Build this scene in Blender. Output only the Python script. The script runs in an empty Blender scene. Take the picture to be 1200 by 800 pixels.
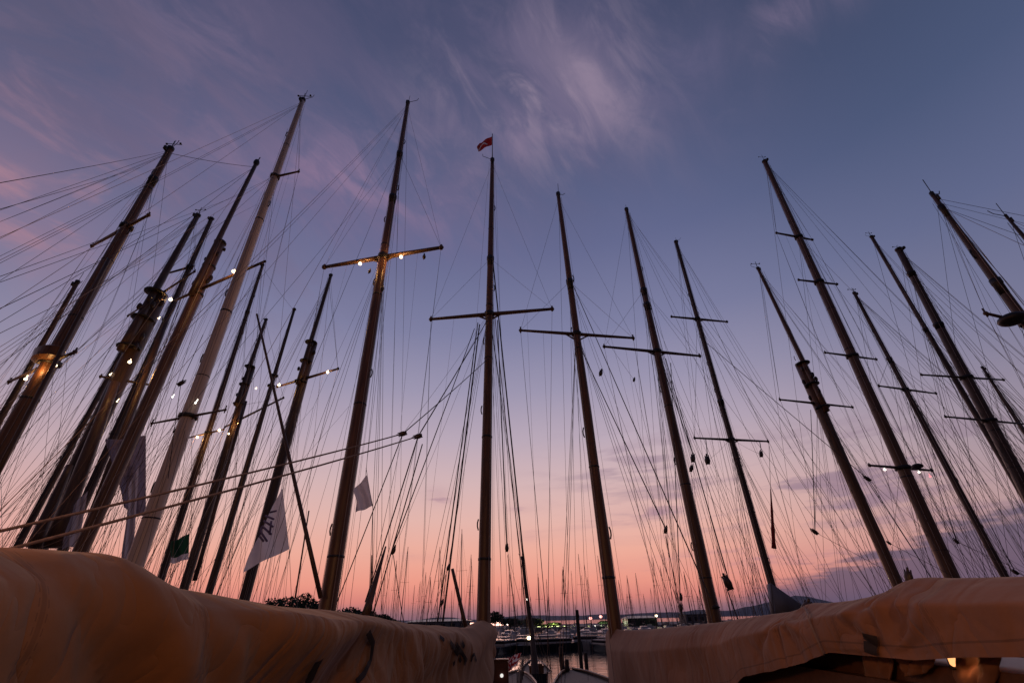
import bpy, bmesh, math, random
from mathutils import Vector, Matrix, noise
from mathutils.bvhtree import BVHTree
R = math.radians
rnd = random.Random(7)
scene = bpy.context.scene
col = scene.collection

# ------------------------------------------------------------------ camera
EYE = 3.2
F_PX, PITCH, ROLL = 538.0, R(31.3), R(1.4)
Fw = Vector((0, math.cos(PITCH), math.sin(PITCH)))
U0 = Vector((0, -math.sin(PITCH), math.cos(PITCH)))
R0 = Vector((1, 0, 0))
Rt = R0 * math.cos(ROLL) - U0 * math.sin(ROLL)
Up = U0 * math.cos(ROLL) + R0 * math.sin(ROLL)
CAM = Vector((0, 0, EYE))
cd = bpy.data.cameras.new('camera')
cam = bpy.data.objects.new('camera', cd)
col.objects.link(cam)
cd.sensor_width = 36
cd.lens = 36 * F_PX / 1200
cd.clip_start, cd.clip_end = 0.05, 20000
m = Matrix.Identity(4)
for i in range(3):
    m[i][0], m[i][1], m[i][2], m[i][3] = Rt[i], Up[i], -Fw[i], CAM[i]
cam.matrix_world = m
scene.camera = cam

def ray(px, py):
    return Fw * F_PX + Rt * (px - 600) + Up * (400 - py)
def at_y(px, py, Y):
    d = ray(px, py); return CAM + d * (Y / d.y)
def at_z(px, py, z):
    d = ray(px, py); return CAM + d * ((z - EYE) / d.z)
def at_plane(px, py, A, B):
    d = ray(px, py); n = Vector((B.y - A.y, A.x - B.x, 0))
    return CAM + d * ((A - CAM).dot(n) / d.dot(n))
def near_vert(px, py, P):
    d = ray(px, py)
    return CAM + d * ((d.x * (P.x - CAM.x) + d.y * (P.y - CAM.y)) / (d.x * d.x + d.y * d.y))
def proj(P):
    v = P - CAM; k = v.dot(Fw)
    return 600 + F_PX * v.dot(Rt) / k, 400 - F_PX * v.dot(Up) / k
def m_per_px(P):
    v = P - CAM; k = v.dot(Fw); x = v.dot(Rt) / k
    return k / F_PX / math.sqrt(1 + x * x * .8)

# ------------------------------------------------------------------ materials
def lin(c):
    return tuple(((v / 255) / 12.92 if v <= 10 else (((v / 255) + .055) / 1.055) ** 2.4) for v in c)

def mat(name, c1, c2=None, rough=.6, scale=6, stretch=(1, 1, 1), bump=0.0, metal=0, detail=5, spec=.5):
    mm = bpy.data.materials.new(name); mm.use_nodes = True
    nt = mm.node_tree; b = nt.nodes['Principled BSDF']
    b.inputs['Roughness'].default_value = rough
    b.inputs['Metallic'].default_value = metal
    b.inputs['Specular IOR Level'].default_value = spec
    c2 = c2 or tuple(x * .65 for x in c1)
    tc = nt.nodes.new('ShaderNodeTexCoord'); mp = nt.nodes.new('ShaderNodeMapping')
    mp.inputs['Scale'].default_value = stretch
    nz = nt.nodes.new('ShaderNodeTexNoise'); nz.inputs['Scale'].default_value = scale
    nz.inputs['Detail'].default_value = detail
    rp = nt.nodes.new('ShaderNodeValToRGB')
    rp.color_ramp.elements[0].position, rp.color_ramp.elements[1].position = .3, .72
    rp.color_ramp.elements[0].color = (*c2, 1); rp.color_ramp.elements[1].color = (*c1, 1)
    L = nt.links.new
    L(tc.outputs['Object'], mp.inputs['Vector']); L(mp.outputs['Vector'], nz.inputs['Vector'])
    L(nz.outputs['Fac'], rp.inputs['Fac']); L(rp.outputs['Color'], b.inputs['Base Color'])
    if bump:
        bp = nt.nodes.new('ShaderNodeBump'); bp.inputs['Strength'].default_value = bump
        bp.inputs['Distance'].default_value = .02
        n2 = nt.nodes.new('ShaderNodeTexNoise'); n2.inputs['Scale'].default_value = scale * 6
        n2.inputs['Detail'].default_value = 4
        L(mp.outputs['Vector'], n2.inputs['Vector'])
        L(n2.outputs['Fac'], bp.inputs['Height']); L(bp.outputs['Normal'], b.inputs['Normal'])
    return mm

def canvas(name, c1, c2):
    mm = mat(name, c1, c2, .85, 1.1, bump=.3)
    nt = mm.node_tree; L = nt.links.new; b = nt.nodes['Principled BSDF']
    b.inputs['Sheen Weight'].default_value = .15
    uv = nt.nodes.new('ShaderNodeUVMap'); uv.uv_map = 'cloth'; sx = nt.nodes.new('ShaderNodeSeparateXYZ'); L(uv.outputs[0], sx.inputs[0])
    def m(op, a, bb):
        n = nt.nodes.new('ShaderNodeMath'); n.operation = op
        for i, v in enumerate((a, bb)):
            if isinstance(v, (int, float)): n.inputs[i].default_value = v
            else: L(v, n.inputs[i])
        return n.outputs[0]
    fr = m('FRACT', m('DIVIDE', sx.outputs[0], .92), 0)
    seam = m('LESS_THAN', m('ABSOLUTE', m('SUBTRACT', fr, .5), 0), .014)
    st = m('MULTIPLY', m('LESS_THAN', m('ABSOLUTE', m('SUBTRACT', m('ABSOLUTE', m('SUBTRACT', fr, .5), 0), .026), 0), .0035), m('LESS_THAN', m('FRACT', m('MULTIPLY', sx.outputs[1], 22), 0), .6))
    hem = m('LESS_THAN', m('ABSOLUTE', m('SUBTRACT', sx.outputs[1], .075), 0), .006)
    dark = m('MINIMUM', m('ADD', m('ADD', m('MULTIPLY', seam, .22), m('MULTIPLY', st, .3)), m('MULTIPLY', hem, .35)), 1)
    wm_ = nt.nodes.new('ShaderNodeMapping'); wm_.inputs['Rotation'].default_value = (0, 0, R(38)); wm_.inputs['Scale'].default_value = (1.0, .62, 1); L(uv.outputs[0], wm_.inputs['Vector'])
    hs = []
    for sc, wt in ((1.5, 1.0), (3.4, .35)):
        wn = nt.nodes.new('ShaderNodeTexNoise'); wn.inputs['Scale'].default_value = sc; wn.inputs['Detail'].default_value = 2; wn.inputs['Distortion'].default_value = .6; L(wm_.outputs[0], wn.inputs['Vector'])
        hs.append(m('MULTIPLY', m('POWER', m('ABSOLUTE', m('SUBTRACT', wn.outputs['Fac'], .5), 0), .7), wt))
    wb2 = nt.nodes.new('ShaderNodeBump'); ms_ = nt.nodes.new('ShaderNodeMapRange'); L(sx.outputs[0], ms_.inputs['Value']); ms_.inputs['From Min'].default_value = 3.5; ms_.inputs['From Max'].default_value = 10
    ms_.inputs['To Min'].default_value = .10; ms_.inputs['To Max'].default_value = .75; L(ms_.outputs[0], wb2.inputs['Strength']); wb2.inputs['Distance'].default_value = .12
    L(m('ADD', hs[0], hs[1]), wb2.inputs['Height'])
    ob = b.inputs['Normal'].links[0].from_node; L(wb2.outputs[0], ob.inputs['Normal'])
    # rain stains: streaks running down the cloth
    mp = nt.nodes.new('ShaderNodeMapping'); mp.inputs['Scale'].default_value = (1.2, .8, 1); L(uv.outputs[0], mp.inputs['Vector'])
    nz = nt.nodes.new('ShaderNodeTexNoise'); nz.inputs['Scale'].default_value = 1.6; nz.inputs['Detail'].default_value = 3; L(mp.outputs[0], nz.inputs['Vector'])
    mr = nt.nodes.new('ShaderNodeMapRange'); L(nz.outputs['Fac'], mr.inputs['Value']); mr.inputs['From Min'].default_value = .35; mr.inputs['From Max'].default_value = .75
    mr.inputs['To Min'].default_value = 1.0; mr.inputs['To Max'].default_value = .8
    fac = m('MULTIPLY', mr.outputs[0], m('SUBTRACT', 1, dark))
    mx = nt.nodes.new('ShaderNodeMix'); mx.data_type = 'RGBA'; mx.blend_type = 'MULTIPLY'; mx.inputs[0].default_value = 1
    old = b.inputs['Base Color'].links[0].from_socket; L(old, mx.inputs[6]); L(fac, mx.inputs[7]); L(mx.outputs[2], b.inputs['Base Color'])
    return mm

def emit(name, c, s):
    mm = bpy.data.materials.new(name); mm.use_nodes = True
    nt = mm.node_tree; nt.nodes.clear()
    o = nt.nodes.new('ShaderNodeOutputMaterial'); e = nt.nodes.new('ShaderNodeEmission')
    e.inputs['Color'].default_value = (*c, 1); e.inputs['Strength'].default_value = s
    nt.links.new(e.outputs[0], o.inputs['Surface'])
    return mm

def cloth(name, c1, c2, trans=.45):
    mm = mat(name, c1, c2, rough=.85, scale=5, bump=.15)
    nt = mm.node_tree; b = nt.nodes['Principled BSDF']; out = nt.nodes['Material Output']
    t = nt.nodes.new('ShaderNodeBsdfTranslucent'); t.inputs['Color'].default_value = (*c1, 1)
    mx = nt.nodes.new('ShaderNodeMixShader'); mx.inputs['Fac'].default_value = trans
    nt.links.new(b.outputs[0], mx.inputs[1]); nt.links.new(t.outputs[0], mx.inputs[2])
    nt.links.new(mx.outputs[0], out.inputs['Surface'])
    return mm

M = {}
M['spar'] = mat('varnished_spar', (.22, .10, .045), (.085, .038, .018), .38, 3, (6, 6, .35), .1)
M['spar_dark'] = mat('dark_spar', (.13, .068, .04), (.05, .028, .019), .45, 3, (6, 6, .35), .1)
M['spar_pale'] = mat('pale_spar', (.72, .57, .48), (.58, .45, .37), .45, 2, (5, 5, .3), .05)
M['metal'] = mat('dark_fitting', (.05, .045, .045), None, .45, 9, metal=.5)
M['block'] = mat('block_wood', (.05, .028, .018), None, .5, 9)
M['rope_dark'] = mat('dark_rope', (.055, .04, .036), None, .8, 30)
M['rope_tan'] = mat('tan_rope', (.32, .21, .15), (.2, .13, .09), .85, 30)
M['rope_pale'] = mat('pale_rope', (.62, .5, .43), (.45, .35, .3), .8, 30)
M['canvas'] = canvas('cream_canvas', (.42, .182, .06), (.32, .135, .044))
M['canvas_tan'] = canvas('tan_canvas', (.33, .145, .072), (.25, .105, .05))
M['canvas_dark'] = mat('dark_canvas', (.10, .075, .065), (.06, .045, .04), .85, 2, bump=.3)
M['canvas_grey'] = mat('grey_canvas', (.24, .23, .24), (.18, .17, .18), .85, 2, bump=.3)
M['strap'] = mat('strap', (.03, .018, .015), None, .8, 12)
M['hull_white'] = mat('white_hull', (.6, .58, .55), (.5, .48, .46), .3, 1)
M['hull_dark'] = mat('dark_hull', (.03, .035, .05), (.02, .022, .03), .25, 1)
M['hull_green'] = mat('green_hull', (.03, .06, .045), None, .3, 1)
M['deck'] = mat('teak_deck', (.26, .18, .11), (.17, .115, .07), .7, 4, (10, .6, 1), .2)
M['house'] = mat('varnished_house', (.16, .07, .035), (.1, .045, .022), .3, 4, (1, 5, 5))
M['house_red'] = mat('oxblood_paint', (.11, .02, .018), None, .45, 5)
M['glass'] = mat('dark_glass', (.02, .022, .028), None, .08, 2)
M['lamp_warm'] = emit('warm_lamp', (1.0, .74, .46), 5)
M['lamp_white'] = emit('white_lamp', (1.0, .92, .82), 4)
M['lamp_red'] = emit('red_lamp', (1.0, .25, .28), 1.6)
M['lamp_green'] = emit('green_shop_lamp', (.9, 1.0, .42), 6)
M['lamp_pink'] = emit('pink_shop_lamp', (1.0, .35, .3), 3)
M['stone'] = mat('quay_stone', (.3, .27, .24), (.2, .18, .16), .85, 3, bump=.4)
M['pile'] = mat('mooring_timber', (.05, .032, .025), None, .8, 4, (5, 5, .5), .4)
M['render_grey'] = mat('grey_render', (.16, .15, .16), None, .8, 2)
M['roof'] = mat('roof_tile', (.13, .07, .05), None, .8, 3)
M['leaf'] = mat('evergreen_leaf', (.05, .07, .03), (.03, .045, .02), .7, 3)
M['bark'] = mat('bark', (.07, .05, .04), None, .9, 8)
M['hill'] = mat('hazed_hill', (.12, .13, .17), (.10, .11, .145), .95, .01)  # bluish distance haze is painted into the base colour, no air volume
M['flag_white'] = cloth('white_flag_cloth', (.82, .76, .78), (.7, .64, .68), .6)
M['flag_red'] = cloth('red_flag_cloth', (.42, .035, .035), (.3, .02, .025))
M['flag_green'] = cloth('green_flag_cloth', (.025, .10, .05), (.02, .07, .035))
M['flag_blue'] = cloth('navy_flag_cloth', (.36, .31, .40), (.05, .042, .09), .4)
M['flag_grey'] = cloth('grey_banner_cloth', (.55, .5, .54), (.4, .36, .4), .6)
M['ink'] = mat('violet_ink', (.26, .2, .34), None, .8, 9)

# ------------------------------------------------------------------ builders
def link(name, bm, material, parent=None, org=None, smooth=True):
    me = bpy.data.meshes.new(name)
    bmesh.ops.recalc_face_normals(bm, faces=bm.faces[:])
    bm.to_mesh(me); bm.free()
    if smooth:
        for p in me.polygons: p.use_smooth = True
    mats = material if isinstance(material, (list, tuple)) else [material]
    for x in mats: me.materials.append(x)
    o = bpy.data.objects.new(name, me); col.objects.link(o)
    if parent is not None:
        o.parent = parent
        base = org if org is not None else parent.location
        me.transform(Matrix.Translation(-base))
    return o

def part(name, bm, material, root, smooth=True):
    return link(name, bm, material, root, ORG[root.name], smooth)

def subpart(name, bm, material, par, root, smooth=True):
    return link(name, bm, material, par, ORG[root.name], smooth)

ORG = {}
def thing(name, label, cat, loc, group=None):
    o = bpy.data.objects.new(name, None); col.objects.link(o)
    o.empty_display_size = .3
    o.location = loc; o['label'] = label; o['category'] = cat
    if group: o['group'] = group
    ORG[o.name] = Vector(loc)
    return o

def single(name, bm, material, label, cat, loc, group=None, smooth=True):
    me = bpy.data.meshes.new(name)
    bmesh.ops.recalc_face_normals(bm, faces=bm.faces[:])
    bmesh.ops.translate(bm, verts=bm.verts[:], vec=-Vector(loc))
    bm.to_mesh(me); bm.free()
    if smooth:
        for p in me.polygons: p.use_smooth = True
    for x in (material if isinstance(material, (list, tuple)) else [material]): me.materials.append(x)
    o = bpy.data.objects.new(name, me); col.objects.link(o); o.location = loc
    o['label'] = label; o['category'] = cat
    if group: o['group'] = group
    ORG[o.name] = Vector(loc)
    return o

def struct(name, bm, material, smooth=False):
    o = link(name, bm, material, smooth=smooth); o['kind'] = 'structure'
    return o

def tube(bm, pts, rad, n=6, cap=True, mi=0):
    pts = [Vector(p) for p in pts]
    if not isinstance(rad, (list, tuple)): rad = [rad] * len(pts)
    rings = []; ref = None
    for i, p in enumerate(pts):
        t = (pts[min(i + 1, len(pts) - 1)] - pts[max(i - 1, 0)]).normalized()
        if ref is None:
            ref = Vector((1, 0, 0)) if abs(t.x) < .8 else Vector((0, 1, 0))
        a = (ref - t * ref.dot(t)).normalized(); ref = a; b = t.cross(a)
        rings.append([bm.verts.new(p + (a * math.cos(2 * math.pi * k / n) + b * math.sin(2 * math.pi * k / n)) * rad[i]) for k in range(n)])
    for i in range(len(rings) - 1):
        for k in range(n):
            f = bm.faces.new((rings[i][k], rings[i][(k + 1) % n], rings[i + 1][(k + 1) % n], rings[i + 1][k])); f.material_index = mi
    if cap:
        f = bm.faces.new(rings[0][::-1]); f.material_index = mi
        f = bm.faces.new(rings[-1]); f.material_index = mi

def box(bm, c, s, ax=None, mi=0, bev=0):
    c = Vector(c); X, Y, Z = ax if ax else (Vector((1, 0, 0)), Vector((0, 1, 0)), Vector((0, 0, 1)))
    v = {}
    for i in (-1, 1):
        for j in (-1, 1):
            for k in (-1, 1):
                v[i, j, k] = bm.verts.new(c + X * (i * s[0] / 2) + Y * (j * s[1] / 2) + Z * (k * s[2] / 2))
    fs = [[(-1, -1, -1), (-1, 1, -1), (1, 1, -1), (1, -1, -1)], [(-1, -1, 1), (1, -1, 1), (1, 1, 1), (-1, 1, 1)],
          [(-1, -1, -1), (1, -1, -1), (1, -1, 1), (-1, -1, 1)], [(1, -1, -1), (1, 1, -1), (1, 1, 1), (1, -1, 1)],
          [(1, 1, -1), (-1, 1, -1), (-1, 1, 1), (1, 1, 1)], [(-1, 1, -1), (-1, -1, -1), (-1, -1, 1), (-1, 1, 1)]]
    out = []
    for f in fs:
        ff = bm.faces.new([v[q] for q in f]); ff.material_index = mi; out.append(ff)
    if bev:
        es = list({e for f in out for e in f.edges})
        bmesh.ops.bevel(bm, geom=es, offset=bev, segments=2, affect='EDGES')

def ball(bm, c, r, sc=(1, 1, 1), ax=None, seg=10, rings=7, mi=0):
    c = Vector(c); X, Y, Z = ax if ax else (Vector((1, 0, 0)), Vector((0, 1, 0)), Vector((0, 0, 1)))
    g = []
    for i in range(1, rings):
        th = math.pi * i / rings
        g.append([bm.verts.new(c + (X * (math.cos(2 * math.pi * k / seg) * math.sin(th) * sc[0]) + Y * (math.sin(2 * math.pi * k / seg) * math.sin(th) * sc[1]) + Z * (math.cos(th) * sc[2])) * r) for k in range(seg)])
    a = bm.verts.new(c + Z * r * sc[2]); b = bm.verts.new(c - Z * r * sc[2])
    for k in range(seg):
        for i in range(len(g) - 1):
            bm.faces.new((g[i][k], g[i + 1][k], g[i + 1][(k + 1) % seg], g[i][(k + 1) % seg])).material_index = mi
        bm.faces.new((a, g[0][k], g[0][(k + 1) % seg])).material_index = mi
        bm.faces.new((b, g[-1][(k + 1) % seg], g[-1][k])).material_index = mi

def sag_line(a, b, sag, n=10):
    a, b = Vector(a), Vector(b)
    return [a.lerp(b, i / n) + Vector((0, 0, -4 * sag * (i / n) * (1 - i / n))) for i in range(n + 1)]

# ------------------------------------------------------------------ yachts
def hull_mesh(ax, bow, stern, beam, free, cx):
    """loft of stations; cx(y) = centre line"""
    bm = bmesh.new(); N = 22; prof = []
    for i in range(N + 1):
        t = i / N; y = stern + (bow - stern) * t
        b = beam / 2 * (math.sin(math.pi * min(1, (t * .86 + .14)) ** 1.05) ** .62 if t < 1 else 0.02)
        b = max(b, .03)
        z = free + .55 * (t - .42) ** 2 * 1.6
        zb = -.45 * math.sin(math.pi * (t * .8 + .1))
        c = cx(y)
        prof.append([Vector((c - b, y, z)), Vector((c - b * .93, y - .0, z * .5)), Vector((c - b * .72, y, 0)), Vector((c, y, zb)),
                     Vector((c + b * .72, y, 0)), Vector((c + b * .93, y, z * .5)), Vector((c + b, y, z))])
    rows = [[bm.verts.new(p) for p in r] for r in prof]
    for i in range(N):
        for k in range(6):
            bm.faces.new((rows[i][k], rows[i][k + 1], rows[i + 1][k + 1], rows[i + 1][k]))
    bm.faces.new(rows[0])
    dk = bmesh.new(); dr = []
    for r in prof:
        a, b2 = r[0], r[6]
        dr.append([dk.verts.new(a.lerp(b2, q) + Vector((0, 0, -.06 + .05 * math.sin(math.pi * q)))) for q in (0.01, .25, .5, .75, .99)])
    for i in range(N):
        for k in range(4):
            dk.faces.new((dr[i][k], dr[i][k + 1], dr[i + 1][k + 1], dr[i + 1][k]))
    rail = bmesh.new()
    for s in (0, 6):
        tube(rail, [r[s] + Vector((0, 0, .035)) for r in prof], .04, 6)
    return bm, dk, rail, prof

def mast_axis(base_px, top_px, Y):
    b = at_y(*base_px, Y); t = near_vert(*top_px, b)
    d = (t - b) / (t.z - b.z)
    return b, t, lambda z: b + d * (z - b.z)

def solve_z(P, z0, z1, a, c):
    def f(z):
        x, y = proj(P(z)); return (c[0] - a[0]) * (y - a[1]) - (c[1] - a[1]) * (x - a[0])
    f0 = f(z0)
    for _ in range(50):
        zm = (z0 + z1) / 2; fm = f(zm)
        if (fm > 0) == (f0 > 0): z0 = zm
        else: z1 = zm
    return (z0 + z1) / 2

def z_of_py(P, z0, z1, py):
    for _ in range(50):
        zm = (z0 + z1) / 2
        if proj(P(zm))[1] > py: z0 = zm
        else: z1 = zm
    return (z0 + z1) / 2

def spar_mesh(bm, A, B, r0, r1, n=14, rings=14, taper=1.0):
    A, B = Vector(A), Vector(B)
    pts = [A.lerp(B, i / rings) for i in range(rings + 1)]
    tube(bm, pts, [r0 + (r1 - r0) * (i / rings) ** taper for i in range(rings + 1)], n)

def collar(bm, P, z, r, h, n=14):
    tube(bm, [P(z - h / 2), P(z - h / 2 + .02), P(z + h / 2 - .02), P(z + h / 2)], [r * .9, r, r, r * .9], n)

def block_mesh(bm, p, d, s):
    d = Vector(d).normalized()
    x = d.orthogonal().normalized(); y = d.cross(x)
    ball(bm, p, s, (.55, .62, 1.0), (x, y, d), 10, 8)
    for q in (-1, 1):
        tube(bm, [Vector(p) + y * (.4 * q * s) - d * s * 1.0, Vector(p) + y * (.45 * q * s), Vector(p) + y * (.4 * q * s) + d * s * 1.15], s * .12, 5)
    tube(bm, [Vector(p) + d * s * .9, Vector(p) + d * s * 1.5], s * .2, 5)

def line(root, name, pts, r, m='rope_dark', n=4):
    bm = bmesh.new(); tube(bm, pts, r, n, cap=False)
    return part(name, bm, M[m], root)

def lamp_light(P, energy, color=(1, .5, .17), radius=.06, name='lamp_glow', root=None, spot=None):
    l = bpy.data.lights.new(name, 'POINT'); l.energy = energy; l.color = color; l.shadow_soft_size = radius
    o = bpy.data.objects.new(name, l); col.objects.link(o)
    if root is not None:
        o.parent = root; o.location = Vector(P) - ORG[root.name]
    else: o.location = P
    return o

def yacht(label, base, top, Y, wb, wt, mtl='spar', doubling=None, hounds=(), spreaders=(), stern=None, bow=None, beam=4.0, hull='hull_white',
          slope=0.0, deck=1.15, boom=True, rig=1.0, lamp_e=30, second=None, extra_lines=(), blocks=(), vane=None, fore=True, seed=0, hull_on=True, lazy=True, ropes=None, bits=True, aft=True):
    """one sailing yacht: hull, deck, mast(s), spreaders, rigging. base/top are where the mast is sighted, Y its distance along the quay normal"""
    rr = random.Random(100 + seed)
    b, t, P = mast_axis(base, top, Y)
    root = thing('sailing_yacht', label, 'yacht', (P(0).x, P(0).y, 0), 'classic sailing yachts moored in the harbour')
    stern = Y - 9 if stern is None else stern; bow = Y + 7 if bow is None else bow
    x0 = P(deck).x
    cx = lambda y: x0 + slope * (y - Y)
    prof = None
    if hull_on:
        hb, dk, rail, prof = hull_mesh(None, bow, stern, beam, deck, cx)
        part('hull', hb, M[hull], root); part('deck', dk, M['deck'], root); part('toe_rail', rail, M['spar'], root)
        cb = bmesh.new(); L = (bow - stern)
        yc = stern + L * .30
        box(cb, (cx(yc), yc, deck + .22), (beam * .45, L * .22, .5), bev=.08)
        hs = part('deckhouse', cb, M['house'], root, False)
        for s in (-1, 1):
            for q in (-.28, 0, .28):
                gb = bmesh.new(); box(gb, (cx(yc) + s * beam * .226, yc + q * L * .22, deck + .3), (.02, L * .045, .18))
                subpart('window', gb, M['glass'], hs, root, False)
    H = t.z
    rb, rt = wb * m_per_px(b) / 2, wt * m_per_px(t) / 2
    # mast, optionally with a doubling and a topmast
    mm = bmesh.new()
    zr = lambda z: rb + (rt - rb) * max(0, (z - b.z) / (t.z - b.z)) ** 1.15
    if doubling:
        zc = z_of_py(P, deck, H, doubling[0]); zd = z_of_py(P, deck, H, doubling[1])
        rc = zr(zc) * 1.0 if len(doubling) < 3 else doubling[2] * m_per_px(P(zc)) / 2
        spar_mesh(mm, P(deck - .1), P(zc), rb * 1.05, rc, 14, 14)
        part('mast', mm, M[mtl], root)
        off = Vector((0, -rc * 1.25 - rt, 0))
        tm = bmesh.new()
        rtm = doubling[3] * m_per_px(P(zd)) / 2 if len(doubling) > 3 else rc * .7
        spar_mesh(tm, P(zd - .3) + off, P(H), rtm, rt, 10, 10, 1.3)
        part('topmast', tm, M[mtl], root)
        fb = bmesh.new()
        for z in (zc - .12, zd + .05, (zc + zd) / 2):
            cb_ = bmesh.new(); collar(cb_, lambda q: P(q) + off * .5, z, (rc + rtm) * .85 + .02, .10); part('mast_band', cb_, M['metal'], root)
        for k in range(9 if bits else 3):          # ironwork, eyes and blocks bunched round the doubling
            z = zd + (zc - zd) * rr.random(); a = rr.random() * 6.28
            kb = bmesh.new(); ball(kb, P(z) + off * .4 + Vector((math.cos(a), math.sin(a), 0)) * (rc * 1.1 + .02), rc * .24 + .02, (1, 1, 1.9), None, 7, 5)
            part('mast_block', kb, M['block'], root)
        fb.free()
    else:
        pts = [P(deck - .1 + (H - deck + .1) * i / 18) for i in range(19)]
        tube(mm, pts, [zr(p.z) if p.z > b.z else rb * 1.03 for p in pts], 16)
        part('mast', mm, M[mtl], root)
    # truck / masthead fittings
    tb = bmesh.new()
    tube(tb, [P(H - .12), P(H - .1), P(H + .05), P(H + .09)], [rt * 1.02, rt * 1.2, rt * 1.2, rt * .5], 10)
    box(tb, P(H - .25) + Vector((0, -rt * 1.6, 0)), (rt * .7, rt * 1.6, .2))
    if vane:
        tube(tb, [P(H), P(H) + Vector((0, 0, vane))], .015, 5)
        tube(tb, [P(H) + Vector((-.35, 0, vane * .7)), P(H) + Vector((.3, .1, vane * .75))], .014, 5)
        for s in (-1, 1):
            ball(tb, P(H) + Vector((-.03 + s * .3, .04, vane * .75)), .05, seg=6, rings=4)
    a = rr.random() * 6.28; e = Vector((math.cos(a), math.sin(a) * .5, 0))
    tube(tb, [P(H) + e * rt * .4, P(H) + e * rt * .4 + Vector((.02, 0, .35 + .5 * rr.random()))], .011, 5)
    tube(tb, [P(H - .02), P(H) + e * (.35 + .2 * rr.random()) + Vector((0, 0, .1)), P(H) + e * .55 + Vector((0, 0, .26))], .013, 5)
    part('masthead_fitting', tb, M['metal'], root)
    z = b.z + 1.0
    while z < H * .9:                       # worn iron bands and cleats up the mast
        if not doubling or z < zc - .3:
            kb = bmesh.new(); collar(kb, P, z, zr(z) * 1.03 + .006, .05 + .05 * rr.random(), 12); part('mast_band', kb, M['metal'], root)
            kb = bmesh.new(); zz = z + .5 + rr.random(); s_ = rr.choice((-1, 1)); c0 = P(zz) + Vector((s_ * (zr(zz) + .03), -.02, 0))
            tube(kb, [c0 + Vector((0, 0, -.16)), c0 + Vector((s_ * .03, 0, -.05)), c0 + Vector((s_ * .03, 0, .05)), c0 + Vector((0, 0, .16))], .022, 5); part('cleat', kb, M['metal'], root)
        z += 2.2 + 2.6 * rr.random()
    for k in range(2 if rig > .8 else 1):      # halyards lying along the mast
        zt_ = H * (.98 if k else .9); a = -1.57 + (k - .5) * 1.3; o_ = Vector((math.cos(a), math.sin(a), 0))
        zz = [deck + 1 + (zt_ - deck - 1) * i / 10 for i in range(11)]
        line(root, 'halyard', [P(q) + o_ * ((zr(q) if not doubling or q < zc else rt * 2.5) + .03 + .03 * rr.random()) for q in zz], max(.006, .0003 * math.hypot(b.x, b.y)), 'rope_pale' if mtl != 'spar_pale' else 'rope_tan')
    zh = [z_of_py(P, deck, H, py) for py in hounds]
    for z in zh:
        hb2 = bmesh.new()
        tube(hb2, [P(z - .42), P(z - .1), P(z - .08), P(z + .08)], [zr(z) * 1.02 + .004, zr(z) * 1.05 + .008, zr(z) * 1.14 + .014, zr(z) * 1.14 + .014], 14)
        part('hounds_band', hb2, M['metal'], root)
    # spreaders
    sp = []
    for S in spreaders:
        l, r = S['l'], S['r']
        zs = solve_z(P, deck, H, l, r)
        TL, TR = at_z(*l, zs), at_z(*r, zs); C = P(zs)
        wth = S.get('w', 4) * m_per_px(C) / 2
        for T in (TL, TR):
            sb = bmesh.new()
            spar_mesh(sb, C, T, wth * 1.15, wth * .75, 8, 4)
            ball(sb, T, wth * 1.2, seg=6, rings=4)
            tube(sb, [T + Vector((0, 0, -.10)), T + Vector((0, 0, .14))], wth * .5, 5)
            Kz = C.lerp(T, .22); tube(sb, [C + Vector((0, 0, -.28)), Kz], wth * .5, 5)
            so = part('spreader', sb, M[S.get('m', 'spar_dark')], root)
            lb = None
            for (lx, ly, kind) in S.get('lamps', ()):
                Q = at_z(lx, ly, zs - wth - .07)
                if (Q - T).length > (Q - (TR if T is TL else TL)).length: continue
                lb = bmesh.new()
                ball(lb, Q, S.get('lr', 2.3) * m_per_px(Q), seg=10, rings=7)
                tube(lb, [Q, Q + Vector((0, 0, .09 + wth))], .015, 5)
                subpart('spreader_light', lb, M[{'w': 'lamp_warm', 'c': 'lamp_white', 'r': 'lamp_red'}[kind]], so, root)
                if kind == 'w': lamp_light(Q + (C - Q).normalized() * .1 + Vector((0, -.3, -.3)), S.get('e', lamp_e), root=root)
        cb = bmesh.new(); collar(cb, P, zs, zr(zs) * 1.25 + .02, max(.12, wth * 2.6))
        part('spreader_band', cb, M['metal'], root)
        sp.append((zs, TL, TR))
    # rigging
    D = math.hypot(b.x, b.y)
    lr = max(.0052, .00030 * D)
    pick = ropes or ['rope_dark', 'rope_dark', 'rope_tan', 'rope_dark']
    lc = lambda: rr.choice(pick)
    hz = list(zh) + [s[0] + .15 for s in sp]
    if doubling: hz += [zd]
    if not hz: hz = [H * .6]
    hz.sort()
    hb_ = beam / 2 * .95
    chain = lambda s, dy: Vector((cx(Y + dy) + s * hb_, Y + dy, deck + .1))
    for s in (-1, 1):
        for k in range(max(2, round(3 * rig))):       # lower shrouds
            z = hz[0]
            line(root, 'shroud', [P(z), chain(s, -.7 * k - .1)], lr * 1.15, lc())
        if sp:
            zs = sp[-1][0]; tip = sp[-1][1] if s < 0 else sp[-1][2]
            line(root, 'shroud', [P(hz[-1] if hz[-1] > zs + 1 else H * .97), tip, chain(s, .1)], lr, lc())
            if rig > .8: line(root, 'shroud', [P(H - .3), tip, chain(s, .25)], lr * .8, lc())
            if rig > .6:
                m1 = P(zs).lerp(tip, .6)                       # signal halyards off the spreader
                line(root, 'flag_halyard', [m1, m1.lerp(chain(s, -.9), .5) + Vector((0, 0, -.02)), chain(s, -.9)], lr * .6, lc())
        else:
            line(root, 'shroud', [P(hz[-1]), chain(s, .1)], lr, lc())
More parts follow.
